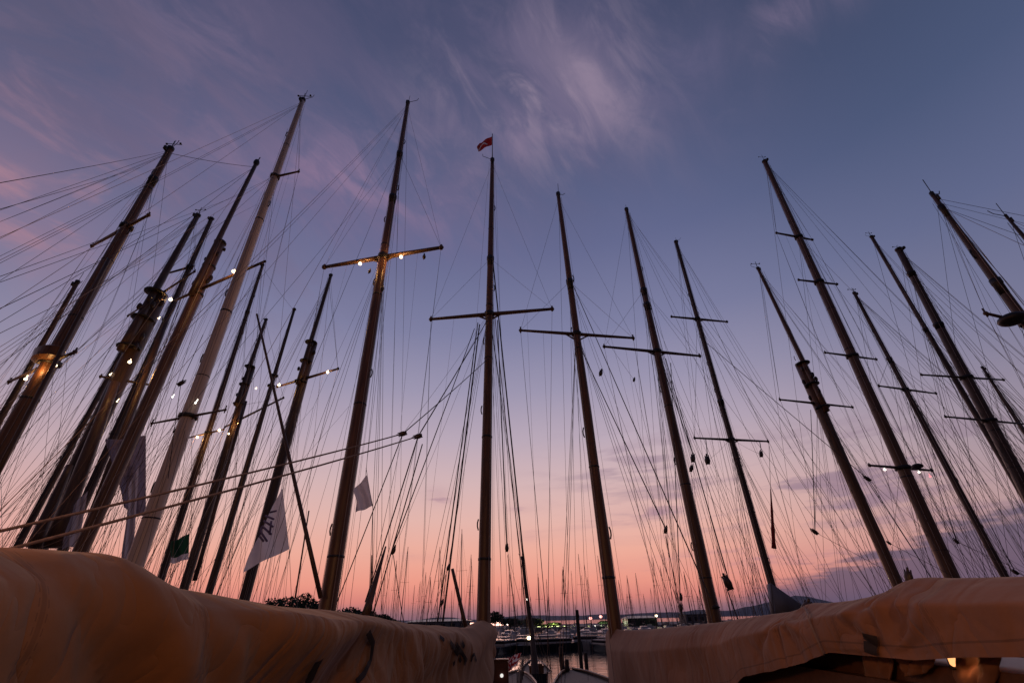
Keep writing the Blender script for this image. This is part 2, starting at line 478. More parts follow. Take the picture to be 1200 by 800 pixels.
        if rig > .5 and aft:                                    # running backstays
            line(root, 'running_backstay', sag_line(P(hz[-1]), (cx(stern + 2.5) + s * hb_ * .8, stern + 2.5, deck + .1), .15), lr, lc())
            if rig > .9: line(root, 'running_backstay', sag_line(P(H - .3), (cx(stern + 1.2) + s * hb_ * .7, stern + 1.2, deck + .1), .2), lr * .9, lc())
    if fore:
        line(root, 'forestay', [P(H - .3), Vector((cx(bow), bow, deck + .6))], lr * 1.1, lc())
        line(root, 'forestay', [P(hz[-1]), Vector((cx(bow - 2), bow - 2, deck + .4))], lr * 1.1, lc())
        if rig > .6:
            line(root, 'forestay', [P(hz[0] + .2), Vector((cx(Y + (bow - Y) * .55), Y + (bow - Y) * .55, deck + .3))], lr * 1.1, lc())
            line(root, 'jib_halyard', sag_line(P(hz[-1] - .2), (cx(bow - 3.2) + .4, bow - 3.2, deck + .3), .25), lr * .7, lc())
    if aft: line(root, 'backstay', sag_line(P(H - .2), (cx(stern), stern + .2, deck + .2), .1), lr, lc())
    for k in range(round((11 if base[0] < 300 else 9 if base[0] > 780 else 6) * rig)):                             # halyards beside the mast
        z = rr.choice(hz + [H - .3]); a = rr.random() * 6.28; q = .25 + .7 * rr.random()
        bt = Vector((cx(Y) + math.cos(a) * q, Y + math.sin(a) * q, deck + .3))
        tp = P(z) + Vector((math.cos(a), math.sin(a), 0)) * (zr(z) + .06)
        line(root, 'halyard', sag_line(tp, bt, .04 * rr.random()), lr * (.6 + .5 * rr.random()), lc())
    if boom:
        zb = deck + 1.05; yb = stern + 1.2
        bb = bmesh.new(); spar_mesh(bb, (cx(Y) , Y - rb * 1.3, zb), (cx(yb), yb, zb + .15), .11, .09, 10, 6)
        part('boom', bb, M['spar'], root)
        cb = bmesh.new(); n = 18; pts = []; rad = []
        for i in range(n + 1):
            q = i / n; y = Y - rb * 2 + (yb + .6 - Y) * q
            pts.append((cx(y), y, zb + .16 + .12 * (1 - q) + .02 * math.sin(q * 23 + seed))); rad.append((.24 - .10 * q) * (1 + .12 * math.sin(q * 31)) if 0 < i < n else .05)
        tube(cb, pts, rad, 12)
        part('sail_cover', cb, M['canvas_dark'], root)
        if lazy:
            for s in (-1, 1):
                J = P(hz[0]).lerp(Vector((cx(Y - 4), Y - 4, zb)), .55) + Vector((s * .5, 0, 0))
                line(root, 'lazy_jack', [P(hz[0]) + Vector((s * .12, 0, -.3)), J, Vector((cx(yb + 2) + s * .15, yb + 2, zb + .2))], lr * .7, lc())
                line(root, 'lazy_jack', [J, Vector((cx(Y - 3) + s * .15, Y - 3, zb + .2))], lr * .7, lc())
            line(root, 'topping_lift', sag_line(P(H - .4), (cx(yb), yb, zb + .2), .2), lr * .8, lc())
    for (a, c, w, mtx) in extra_lines:
        A, B = at_y(*a), at_y(*c)
        line(root, 'running_rope', sag_line(A, B, .03), w * .5 * m_per_px(A.lerp(B, .5)), mtx)
    for (px, py, yy, s, dpx, dpy) in blocks:
        A = at_y(px, py, yy); B = at_y(px + dpx, py + dpy, yy)
        kb = bmesh.new(); block_mesh(kb, A, B - A, s * m_per_px(A)); part('block', kb, M['block'], root)
        if py > 420:
            sd = 1 if A.x > P(2).x else -1
            line(root, 'running_rope', sag_line(A, P(hz[0] if seed % 2 else hz[-1]), .12), lr * .8, 'rope_dark')
            line(root, 'running_rope', sag_line(A, (cx(Y) + sd * hb_, min(Y, A.y) - 1.0, deck + .2), .05), lr * .8, 'rope_dark')
    return dict(root=root, P=P, b=b, t=t, zr=zr, H=H, deck=deck, cx=cx, hz=hz, sp=sp, lr=lr, stern=stern, bow=bow, beam=beam)

def mast_only(y, base, top, Y, wb, wt, mtl='spar', hounds=(), lines=6, doubling=None, name='mizzen_mast'):
    """a second mast on the same yacht"""
    b, t, P = mast_axis(base, top, Y); root = y['root']
    rb, rt = wb * m_per_px(b) / 2, wt * m_per_px(t) / 2
    mm = bmesh.new(); pts = [P(y['deck'] + (t.z - y['deck']) * i / 16) for i in range(17)]
    tube(mm, pts, [rb + (rt - rb) * max(0, (p.z - b.z) / (t.z - b.z)) ** 1.1 for p in pts], 14)
    part(name, mm, M[mtl], root)
    tb = bmesh.new(); tube(tb, [P(t.z - .1), P(t.z + .08)], [rt * 1.6, rt * 1.2], 8)
    for py in hounds: collar(tb, P, z_of_py(P, 1, t.z, py), rt * 2.6, .2)
    part('masthead_fitting', tb, M['metal'], root)
    rr = random.Random(int(base[0]) + 5)
    for k in range(lines):
        z = t.z * (.97 if k % 2 else .72); s = -1 if k % 4 < 2 else 1
        line(root, 'shroud', [P(z), Vector((P(1).x + s * y['beam'] * .45, Y - .5 * k, y['deck']))], y['lr'], rr.choice(['rope_dark', 'rope_tan']))
    line(root, 'triatic_stay', sag_line(y['P'](y['H'] - .3), P(t.z - .2), .15), y['lr'], 'rope_dark')
    return dict(root=root, P=P, b=b, t=t)

YA = {}
PALE = ['rope_dark', 'rope_tan', 'rope_tan', 'rope_pale']

# the two boats in front of the camera (their covered booms are built below)
YA['mid'] = yacht('varnished mast with the red flag at its truck, long cream covered boom', (567, 700), (577, 187), 15, 15.5, 4.2,
      hounds=(303,), spreaders=[dict(l=(505, 374), r=(647, 362), w=4.5)], stern=1.6, bow=23, beam=3.5, slope=.117, boom=False, hull='hull_white', seed=1, aft=False,
      extra_lines=[((472, 508, 9.5), (0, 622, 3.6), 2.2, 'rope_tan'), ((490, 511, 9.5), (0, 646, 3.3), 2.2, 'rope_tan'),
                   ((472, 508, 9.5), (572, 420, 14.8), 1.2, 'rope_dark'), ((490, 511, 9.5), (574, 370, 14.8), 1.2, 'rope_dark'),
                   ((490, 511, 9.5), (428, 705, 10.5), 1.5, 'rope_dark'), ((472, 508, 9.5), (395, 705, 10.5), 1.2, 'rope_dark'),
                   ((495, 520, 10), (437, 720, 11), 1.4, 'rope_dark'), ((461, 640, 11), (556, 385, 14), 1.1, 'rope_dark'), ((461, 650, 11), (474, 735, 11.5), .9, 'rope_dark'),
                   ((578, 310, 15), (622, 735, 16), 1.6, 'rope_dark'), ((580, 372, 15), (618, 735, 16), 1.0, 'rope_tan'), ((594, 640, 15), (583, 375, 15), 1.2, 'rope_dark'), ((595, 650, 15), (606, 735, 15.5), .9, 'rope_dark'),
                   ((560, 378, 14.8), (513, 728, 13), 1.3, 'rope_dark'), ((562, 380, 14.8), (519, 728, 13), 1.7, 'rope_dark')],
      blocks=[(472, 508, 9.5, 5, -30, 7), (490, 511, 9.5, 5, -30, 7), (461, 645, 11, 4.5, 6, -16), (594, 642, 15, 4, 0, -20), (525, 665, 13, 3, 4, -14), (518, 706, 13, 3, 4, -14)])
YA['right'] = yacht('dark varnished mast rising from the tan covered boom, beside the open water gap', (720, 728), (654, 227), 13.75, 16, 4.2,
      hounds=(330,), spreaders=[dict(l=(610, 387), r=(742, 396), w=3.8)], stern=2.4, bow=23.5, beam=3.5, slope=-.035, boom=False, hull='hull_dark', seed=2, aft=False, mtl='spar',
      blocks=[(780, 621, 11, 4, 3, -18), (704, 437, 13.5, 4, 2, -12), (743, 445, 13.5, 2.6, 2, -12)],
      extra_lines=[((676, 398, 13.7), (781, 621, 11), 1.2, 'rope_dark'), ((780, 628, 11), (800, 725, 10.5), 1, 'rope_dark'), ((672, 335, 13.7), (832, 700, 9), 1.1, 'rope_dark')])
# left group
YA['golden'] = yacht('tall lamp lit golden mast with a long yard, left of the red flag mast', (386, 700), (478, 120), 14, 21, 4.2, hounds=(231, 180),
      spreaders=[dict(l=(380, 313), r=(517, 290), w=5.5, lamps=[(422, 309, 'w'), (470, 301, 'w')], e=26, lr=2.0)], stern=3.2, bow=23, beam=3.6, slope=.0, seed=3,
      blocks=[(497, 301, 14, 3.5, 0, -10), (433, 318, 13.9, 3, 3, -8), (448, 338, 13.7, 4, 0, -12)])
YA['cream'] = yacht('cream painted mast, the palest and broadest spar of the left group', (160, 655), (355, 117), 13, 24, 5.5, mtl='spar_pale', vane=.55,
      spreaders=[dict(l=(178, 496), r=(264, 480), w=3.5), dict(l=(319, 208), r=(350, 201), w=3)], hounds=(), stern=2.6, bow=20.5, beam=3.8, seed=4, ropes=PALE,
      blocks=[(212, 449, 12.5, 5, 10, -6), (204, 505, 12.5, 2.5, 4, -6)], extra_lines=[((212, 449, 12.5), (197, 560, 12.4), 1, 'rope_dark'), ((212, 449, 12.5), (238, 392, 12.6), 1, 'rope_dark')])
YA['crosstree'] = yacht('stout brown mast at the left picture edge with two lamps on its crosstrees', (14, 505), (200, 174), 12.5, 26, 7.5, vane=.5,
      spreaders=[dict(l=(11, 447), r=(88, 412), w=5.5, lamps=[(30, 444, 'w'), (65, 428, 'w')], e=9, lr=2.3), dict(l=(108, 288), r=(174, 252), w=5, m='spar')], hounds=(210,),
      stern=2.5, bow=22, beam=4.0, slope=-.2, seed=5, rig=1.2)
YA['two_pole'] = yacht('dark mast with heavy furled sails and lamps, between crosstree mast and cream mast', (56, 620), (232, 252), 20.6, 21, 6, doubling=(345, 412, 20, 12), vane=.7, mtl='spar_dark',
      spreaders=[dict(l=(118, 441), r=(183, 452), w=4, lamps=[(152, 424, 'w')], e=70), dict(l=(150, 370), r=(228, 318), w=3, lamps=[(200, 351, 'w')], e=30)], stern=9, bow=29, beam=4, slope=-.2, seed=6, rig=1.2, hull='hull_dark', ropes=PALE)
YA['slim_behind'] = yacht('slim dark mast close behind the lamp lit heavy mast, white fitting at its top', (82, 625), (248, 256), 27, 13, 5, mtl='spar_dark', hounds=(312,), stern=16, bow=34, beam=3.6, slope=-.15, seed=7, ropes=PALE,
      spreaders=[dict(l=(190, 322), r=(226, 312), w=3)])
YA['short_behind'] = yacht('shortest dark mast among the left bundle, top below the others', (30, 622), (178, 347), 33, 10, 5, mtl='spar_dark', stern=27, bow=42, beam=3.6, seed=8, rig=.7)
YA['plain_left'] = yacht('dark stub of a mast peeking out left of the crosstree mast', (12, 470), (91, 330), 17.2, 9, 5.5, mtl='spar_dark', stern=13, bow=27, beam=3.6, slope=-.3, seed=9, rig=.8)
YA['cluster'] = yacht('mid sized yacht with white hull far behind the cream mast, double lamps on spreaders', (188, 680), (308, 310), 36, 10.5, 3.5, mtl='spar_dark', hounds=(365,),
      spreaders=[dict(l=(220, 513), r=(262, 503), w=2.6, lamps=[(231, 512, 'w'), (257, 504, 'w')], e=70, lr=1.7)], stern=27, bow=50, beam=4.2, slope=-.07, seed=11, ropes=PALE)
YA['lampspar'] = yacht('dark mast with a sloping lamp spar, third right of the cream mast base', (217, 685), (312, 374), 48, 11, 3.5, mtl='spar_dark', doubling=(430, 475, 9, 6),
      spreaders=[dict(l=(264, 500), r=(332, 466), w=2.6, lamps=[(281, 493, 'w')], e=60, lr=1.7)], stern=40, bow=60, beam=4.2, seed=12, ropes=PALE)
YA['twinlamp'] = yacht('dark topmast yacht with lamps at both ends of its yard, behind the white banner', (287, 700), (388, 322), 33, 12.5, 3.6, mtl='spar_dark', doubling=(402, 450, 11, 6),
      spreaders=[dict(l=(325, 453), r=(396, 432), w=3.2, lamps=[(327, 451, 'w'), (384, 436, 'w')], e=40, lr=1.7)], stern=24, bow=42, beam=4, seed=13, ropes=PALE)
# right group
YA['second_right'] = yacht('varnished mast second right of the open water, small yard near its middle', (834, 712), (734, 245), 20, 16, 4, hounds=(340, 357),
      spreaders=[dict(l=(708, 406), r=(820, 417), w=3.6)], stern=9, bow=29, beam=3.8, seed=14, hull='hull_dark',
      blocks=[(812, 537, 18, 5, 0, -10), (810, 549, 18, 4, 2, -10), (853, 683, 15, 8, -7, -14), (798, 700, 18, 3.5, 0, -14), (798, 712, 18, 4, 0, -14), (838, 711, 19.5, 4, 10, 0)],
      extra_lines=[((780, 420, 20), (853, 676, 15), 1.2, 'rope_dark'), ((852, 690, 15), (866, 728, 14.5), 1.6, 'rope_dark'), ((770, 410, 20), (812, 532, 18), 1, 'rope_dark'), ((797, 697, 18), (786, 425, 20), 1, 'rope_dark')])
YA['thin_right'] = yacht('thin dark mast with two short yards and a grey triangular sail bag at its foot', (911, 708), (792, 283), 30, 9.5, 4, mtl='spar_dark', hounds=(470,),
      spreaders=[dict(l=(787, 371), r=(852, 377), w=2.8), dict(l=(814, 513), r=(900, 517), w=3)], stern=20, bow=39, beam=3.8, seed=15,
      blocks=[(829, 539, 27, 5.5, -2, -12), (892, 532, 27, 4, -1, -10)], extra_lines=[((829, 533, 27), (827, 514, 30), 1, 'rope_dark'), ((892, 527, 27), (890, 516, 30), 1, 'rope_dark')])
YA['pigstick'] = yacht('gaff mast with a bulky doubling and thin topmast, left of the three spreader mast', (1052, 685), (888, 314), 26, 14, 3.5, doubling=(426, 480, 13, 7), vane=.6,
      spreaders=[dict(l=(914, 468), r=(999, 477), w=3)], stern=18.5, bow=36, beam=4, seed=16, bits=True,
      blocks=[(955, 623, 18, 4.5, -8, -6), (1017, 561, 18, 4.5, -8, -5), (1042, 636, 16, 3, -8, -6)], extra_lines=[((950, 480, 25), (955, 620, 18), .9, 'rope_dark'), ((1016, 560, 18), (820, 395, 22), 1, 'rope_dark'), ((1018, 562, 18), (1100, 690, 14), 1.3, 'rope_dark')])
YA['three_spreader'] = yacht('tallest right mast with three spreader pairs and lamps on a fourth', (1112, 668), (896, 189), 28.3, 20, 5.5, vane=.9,
      spreaders=[dict(l=(1019, 545), r=(1092, 551), w=4.2, lamps=[(1037, 550, 'c'), (1077, 553, 'c'), (1090, 558, 'r')], lr=1.5), dict(l=(967, 413), r=(1027, 421), w=3), dict(l=(936, 328), r=(981, 333), w=3), dict(l=(910, 273), r=(952, 281), w=3)], stern=18, bow=42, beam=4.6, seed=17, rig=1.2, hull='hull_dark')
YA['single_spreader'] = yacht('slender dark mast with one spreader, right of the three spreader mast', (1172, 665), (1001, 343), 30, 11, 4, mtl='spar_dark', hounds=(420,),
      spreaders=[dict(l=(1030, 452), r=(1097, 461), w=3)], stern=21, bow=39, beam=4, seed=18, vane=.5, blocks=[(1121, 634, 22, 4, -6, -6), (1190, 670, 20, 5, -8, -5)], extra_lines=[((1121, 632, 22), (1060, 455, 29), 1, 'rope_dark'), ((1189, 668, 20), (1080, 465, 29), 1, 'rope_dark')])
YA['pair_right'] = yacht('stout dark mast with two long yards near the right picture edge', (1198, 566), (1053, 292), 30.3, 18, 8, mtl='spar_dark', hounds=(380, 320),
      spreaders=[dict(l=(1080, 439), r=(1176, 445), w=3.4), dict(l=(1108, 488), r=(1204, 497), w=3.6)], stern=21, bow=40, beam=4.4, seed=19, hull='hull_dark', vane=.4)
YA['behind_pair'] = yacht('thin pole mast rising just left of the stout two yard mast', (1187, 560), (1021, 277), 36, 9, 4, mtl='spar_dark', hounds=(385,), stern=29, bow=45, beam=4, seed=20, rig=.7, vane=.7)
YA['edge_right'] = yacht('dark mast leaning out of the picture at right with a radar dome on its spreader', (1198, 372), (1092, 227), 9.8, 14, 5, mtl='spar_dark', hounds=(330, 243),
      spreaders=[dict(l=(1155, 367), r=(1226, 384), w=6)], stern=1.5, bow=15.5, beam=3.6, seed=21, rig=.9, hull='hull_green')
YA['corner_right'] = yacht('tip of a thin mast cut off by the right picture edge', (1215, 295), (1179, 253), 12, 7, 3.5, mtl='spar_dark', stern=6, bow=16, beam=3.4, seed=22, rig=.7)
YA['low_right'] = yacht('low thin mast at the right picture edge below the long yards', (1200, 505), (1151, 430), 38, 6, 3.5, mtl='spar_dark', hounds=(440,), stern=31, bow=46, beam=3.6, seed=23, rig=.6)

# second masts and special spars
def spar_part(y, name, a, c, w0, w1, mtl='spar_dark'):
    A, B = at_y(*a), at_y(*c); bm = bmesh.new()
    spar_mesh(bm, A, B, w0 * m_per_px(A) / 2, w1 * m_per_px(B) / 2, 10, 6)
    return part(name, bm, M[mtl], YA[y]['root'])
Yc = YA['crosstree']
YA['fore'] = None
b3, t3, P3 = mast_axis((97, 640), (300, 192), 18)
fm = bmesh.new(); z_c = z_of_py(P3, 1, t3.z, 283); z_d = z_of_py(P3, 1, t3.z, 345)
spar_mesh(fm, P3(1.0), P3(z_c), 21 * m_per_px(b3) / 2, 13 * m_per_px(P3(z_c)) / 2)
part('foremast', fm, M['spar'], Yc['root'])
fm = bmesh.new(); offv = Vector((.0, -.32, 0))
spar_mesh(fm, P3(z_d - .3) + offv, P3(t3.z), 8 * m_per_px(P3(z_d)) / 2, 4.5 * m_per_px(t3) / 2, 10, 8)
part('topmast', fm, M['spar_dark'], Yc['root'])
rr = random.Random(3)
for k in range(16):
    z = z_d + (z_c - z_d) * rr.random(); a = rr.random() * 6.28
    fm = bmesh.new(); ball(fm, P3(z) + Vector((math.cos(a), math.sin(a), 0)) * .30, .06 + .04 * rr.random(), (1, 1, 2.0), None, 7, 5); part('mast_block', fm, M['block'], Yc['root'])
for z in (z_c - .1, z_d, (z_c + z_d) / 2):
    fm = bmesh.new(); collar(fm, P3, z, .30, .12); part('mast_band', fm, M['metal'], Yc['root'])
fm = bmesh.new(); ball(fm, P3(t3.z) + Vector((0, 0, .1)), .17, (1, 1, 1.7)); tube(fm, [P3(t3.z), P3(t3.z) + Vector((.1, 0, .6))], .03, 5)
part('masthead_fitting', fm, M['metal'], Yc['root'])
zs = solve_z(P3, 2, t3.z, (205, 352), (311, 306))
for T, lx in ((at_z(205, 352, zs), None), (at_z(311, 306, zs), (274, 318))):
    fm = bmesh.new(); spar_mesh(fm, P3(zs), T, .085, .06, 8, 4); so = part('spreader', fm, M['spar_dark'], Yc['root'])
    if lx:
        Q = at_z(*lx, zs - .1); lb = bmesh.new(); ball(lb, Q, 2.6 * m_per_px(Q)); tube(lb, [Q, Q + Vector((0, 0, .12))], .02, 5)
        subpart('spreader_light', lb, M['lamp_warm'], so, Yc['root']); lamp_light(Q + Vector((-.3, -.2, -.1)), 60, root=Yc['root'])
for s in (-1, 1):
    for k in range(4):
        line(Yc['root'], 'shroud', [P3((z_d, z_d, z_c, t3.z - .2)[k]), Vector((P3(1).x + s * 1.9, 17.6 - .6 * k, 1.3))], .009, PALE[k])
    line(Yc['root'], 'running_backstay', sag_line(P3(t3.z - .3), (P3(1).x + s * 1.6, 8.0, 1.3), .2), .009, 'rope_dark')
for k in range(6):
    a = k * 1.05
    line(Yc['root'], 'halyard', [P3(z_d - .2) + Vector((math.cos(a) * .35, math.sin(a) * .35, 0)), P3(1.4) + Vector((math.cos(a) * .7, math.sin(a) * .7, 0))], .008, PALE[k % 4])
line(Yc['root'], 'triatic_stay', sag_line(Yc['P'](Yc['H'] - .3), P3(t3.z - .3), .1), .011, 'rope_dark')
for (a, c) in (((165, 196, 12.5), (-60, 262, 4)), ((150, 268, 12.5), (-60, 345, 4)), ((200, 176, 12.5), (-60, 225, 3)), ((290, 225, 18), (-40, 345, 5)), ((318, 208, 16), (-60, 390, 4)), ((300, 240, 18), (-60, 420, 5))):
    line(Yc['root'], 'running_backstay', sag_line(at_y(*a), at_y(*c), .05), .0045, 'rope_dark')
# fighting-top style canvas hood on the lit crosstrees
zs1 = Yc['sp'][0][0]
hb = bmesh.new(); Cc = Yc['P'](zs1); dirx = (Yc['sp'][0][2] - Yc['sp'][0][1]).normalized(); diry = Vector((-dirx.y, dirx.x, 0))
ring = []
for zz, rr_ in ((-.02, .30), (.06, .46), (.34, .50), (.40, .42)):
    ring.append([hb.verts.new(Cc + dirx * (math.cos(a) * rr_ * 1.25) + diry * (-.1 - .75 * rr_ * math.sin(a)) + Vector((0, 0, zz))) for a in [math.pi * i / 14 for i in range(15)]])
for a_, b_ in zip(ring, ring[1:]):
    for i in range(14): hb.faces.new((a_[i], a_[i + 1], b_[i + 1], b_[i]))
    hb.faces.new((a_[14], a_[0], b_[0], b_[14]))
hb.faces.new(ring[0]); hb.faces.new(ring[-1])
part('crosstree_platform', hb, M['spar'], Yc['root'], False)
spar_part('crosstree', 'topsail_yard', (-14, 575, 12.0), (128, 303, 12.0), 8, 5)
spar_part('two_pole', 'furled_sail', (62, 640, 19.5), (135, 448, 19.8), 26, 12)
spar_part('two_pole', 'furled_sail', (40, 640, 19.8), (82, 545, 20.0), 22, 9)
spar_part('two_pole', 'lashed_gaff', (100, 625, 20.0), (196, 372, 20.2), 12, 7)
spar_part('golden', 'derrick_boom', (376, 700, 13.4), (301, 368, 13.6), 6, 2.6)
spar_part('lampspar', 'lashed_gaff', (228, 680, 47), (288, 470, 47), 6, 4)
b7 = mast_only(YA['cluster'], (246, 690), (345, 362), 43, 10, 3.2, 'spar_dark', (440, 452), 8, name='foremast')
spar_part('mid', 'whisker_pole', (546, 735, 18), (530, 666, 18), 5, 3.6)
spar_part('mid', 'furled_staysail', (428, 722, 11), (452, 640, 11.5), 11, 2.0)
spar_part('golden', 'ensign_staff', (346, 700, 15), (362, 598, 15), 2.2, 1.6)
spar_part('golden', 'ensign_staff', (433, 720, 16), (436, 650, 16), 2.2, 1.6)
for key, lx, ly, yy, k_ in (('two_pole', 129, 439, 20.2, 'lamp_warm'), ('two_pole', 186, 373, 20.2, 'lamp_warm'), ('crosstree', 202, 465, 17.6, 'lamp_white'), ('cream', 229, 472, 12.7, 'lamp_white'), ('cluster', 300, 455, 35.5, 'lamp_warm'), ('lampspar', 268, 508, 47, 'lamp_warm'), ('crosstree', 137, 470, 17.5, 'lamp_warm')):
    Q = at_y(lx, ly, yy); bm = bmesh.new(); ball(bm, Q, 1.15 * m_per_px(Q), seg=8, rings=6); tube(bm, [Q, Q + Vector((0, .05, .14))], .012, 5)
    part('mast_light', bm, M[k_], YA[key]['root'])
line(YA['crosstree']['root'], 'flag_halyard', [at_y(258, 292, 17.8), at_y(202, 464, 17.6), at_y(150, 648, 17.5)], .009, 'rope_dark')
# radar dome
er = YA['edge_right']; zr_ = er['sp'][0][0]; Q = at_z(1186, 374, zr_ - .12)
rbm = bmesh.new(); ball(rbm, Q, .28, (1, 1, .5), seg=14, rings=8); part('radar_dome', rbm, M['metal'], er['root'])
ts = YA['three_spreader']; Q = at_z(1075, 546, ts['sp'][0][0] + .2)
rbm = bmesh.new(); ball(rbm, Q, .32, (1, 1, .5), seg=12, rings=6); part('radar_dome', rbm, M['metal'], ts['root'])
# grey triangular bag at the foot of the thin mast, drawn as a wedge of canvas
tb = bmesh.new(); tri = [(903, 682), (949, 714), (908, 722)]
fa = [tb.verts.new(at_y(x, y, 27.5)) for x, y in tri]; bk = [tb.verts.new(at_y(x, y, 27.5) + Vector((.0, .5, 0))) for x, y in tri]
tb.faces.new(fa); tb.faces.new(bk[::-1])
for i in range(3): tb.faces.new((fa[i], bk[i], bk[(i + 1) % 3], fa[(i + 1) % 3]))
bmesh.ops.bevel(tb, geom=tb.edges[:], offset=.06, segments=2, affect='EDGES')
part('sail_bag', tb, M['canvas_grey'], YA['thin_right']['root'])
# furled dark pennant hanging
pb = bmesh.new(); A, B = at_y(903, 572, 27), at_y(907, 642, 27)
pts = [A.lerp(B, i / 10) for i in range(11)]
tube(pb, pts, [.02 + .095 * (i / 10) ** .8 * (1 + .2 * math.sin(i * 2)) for i in range(11)], 8)
fpen = single('furled_flag', pb, M['flag_red'], 'long dark rolled up flag hanging vertically between two right hand masts', 'flag', B)
line(YA['thin_right']['root'], 'flag_halyard', [A, at_y(901, 517, 29)], .012, 'rope_dark')

# ------------------------------------------------------------------ the two covered booms
def interp(tab, s):
    if s <= tab[0][0]: return tab[0][1]
    for (a, va), (b, vb) in zip(tab, tab[1:]):
        if s <= b:
            q = (s - a) / (b - a); q = q * q * (3 - 2 * q) * .25 + q * .75
            return va + (vb - va) * q
    return tab[-1][1]

def smooth_step(a, b, x):
    t = max(0, min(1, (x - a) / (b - a))); return t * t * (3 - 2 * t)

def cover(y, A, B, top_px, bot, width, mtl, seed, gathers=(), N=360, K=84, sweep=1.0, amp=1.0, roll=1.0, tent=False):
    """draped sail cover along the boom A (mast) -> B (aft end). bot(s) gives the lower hem"""
    L = (B - A).to_2d().length; ex = Vector(((B.x - A.x) / L, (B.y - A.y) / L, 0)); ey = Vector((-ex.y, ex.x, 0))
    tab = []
    for (px, py) in top_px:
        Q = at_plane(px, py, A, B); tab.append(((Q - A).dot(ex), Q.z))
    tab.sort()
    s0, s1 = tab[0][0], max(tab[-1][0], L)
    bm = bmesh.new(); rows = []; uvs = {}
    for i in range(N + 1):
        q = i / N; s = s0 + (s1 - s0) * q
        zt, zb = interp(tab, s), bot(s)
        if seed == 5:      # tiny random undulation of the crest only
            zt += .012 * noise.noise(Vector((s * 1.3, 3, seed)))
        w = width(s); h = zt - zb
        row = []
        for k in range(K + 1):
            v = k / K                          # 0 = left hem, .5 = crest, 1 = right hem
            side = -1 if v < .5 else 1
            u = 1 - abs(v - .5) * 2            # 0 hem, 1 crest
            # teardrop section: bulge low, narrow rounded crest
            yy = w * (math.cos(u * math.pi / 2) ** .55) * (.80 + .32 * math.sin(min(1, (1 - u) * 1.15) * math.pi))
            zz = zb + h * (math.sin(u * math.pi / 2) ** .95)
            if tent:            # flat panels: sloping roof, soft shoulder, upright skirt
                e_ = 1 - u; yy = w * (1.08 * (1 - math.exp(-e_ * 4.2)) ** 1.1); zz = zb + h * (1 - e_) if e_ > 0 else zt
                yy = w * min(1.0, .14 + e_ / .42) if e_ > .02 else w * .14 * e_ / .02
                k_ = smooth_step(.26, .60, e_); yy = yy * (1 - k_) + w * (1.02 - .10 * e_) * k_
                yr = w * (1 - u * u) ** .5; yy = .6 * yy + .4 * yr
            p = A + ex * s + ey * (side * yy); p.z = zz
            hh = (zz - zb)
            # drapery: long folds fanning down from the crest, sweeping aft
            d = 0
            dist = zt - zz
            ph = s + sweep * dist                      # constant along a fold
            al = dist - sweep * s * .35                # along the fold
            n1 = noise.noise(Vector((ph * .85, al * .4, seed + side * 3.1)))
            n2 = noise.noise(Vector((ph * 1.9, al * .55, seed + 11 + side)))
            lo = smooth_step(.08, .6, dist)
            d += .20 * (abs(n1) ** .8 - .25) * (.35 + .65 * lo)
            d += .10 * (abs(n2) - .2) * lo
            d += .05 * noise.noise(Vector((s * .5 + 4, dist * 2.2, seed + 44)))
            d += .012 * noise.noise(Vector((ph * 6, al * 2.6, seed + 20)))
            d += .075 * math.sin(dist * 7.5 + 2.2 * noise.noise(Vector((s * .5, 0, seed))) + 1.2) * math.exp(-dist * 1.9)
            big = .16 * noise.noise(Vector((s * .32, dist * .5, seed + 70 + side))) * lo
            big += .085 * math.sin(dist * 6.0 + 3.0 * noise.noise(Vector((s * .30, .5, seed)))) * math.exp(-dist * 1.1)
            for (gs, gz, n, ga, rr_) in gathers:
                dx, dz = s - gs, zz - gz; r = math.hypot(dx, dz)
                ang = math.atan2(dz, dx)
                d += ga * 1.9 * (abs(math.sin(n * .5 * ang + 1.5 * noise.noise(Vector((ang * 2, r, seed))))) - .5) * math.exp(-(r / rr_) ** 2) * min(1, r / .15)
                d -= ga * 1.1 * math.exp(-(r / (rr_ * .5)) ** 2)
            fade = min(1, dist / .14) * min(1, .35 + hh / .5) * (.22 + .78 * smooth_step(2.0, 10.0, s))
            p += ey * (side * (d * fade + big * roll * min(1, dist / .14)) * amp)
            p.z += .3 * d * fade * amp * (1 if u < .9 else 0)
            vv = bm.verts.new(p); uvs[vv] = (s, hh); row.append(vv)
        rows.append(row)
    for i in range(N):
        for k in range(K):
            bm.faces.new((rows[i][k], rows[i][k + 1], rows[i + 1][k + 1], rows[i + 1][k]))
    # gathered ends
    for r in (rows[0], rows[-1]):
        c = sum((v.co for v in r), Vector()) / len(r); cv = bm.verts.new(c)
        for k in range(K): bm.faces.new((r[k], r[k + 1], cv))
    ul = bm.loops.layers.uv.new('cloth')
    for f in bm.faces:
        for lp in f.loops: lp[ul].uv = uvs.get(lp.vert, (0, 0))
    bm.normal_update(); tree = BVHTree.FromBMesh(bm)
    o = part('sail_cover', bm, M[mtl], YA[y]['root'])
    return o, tree, tab

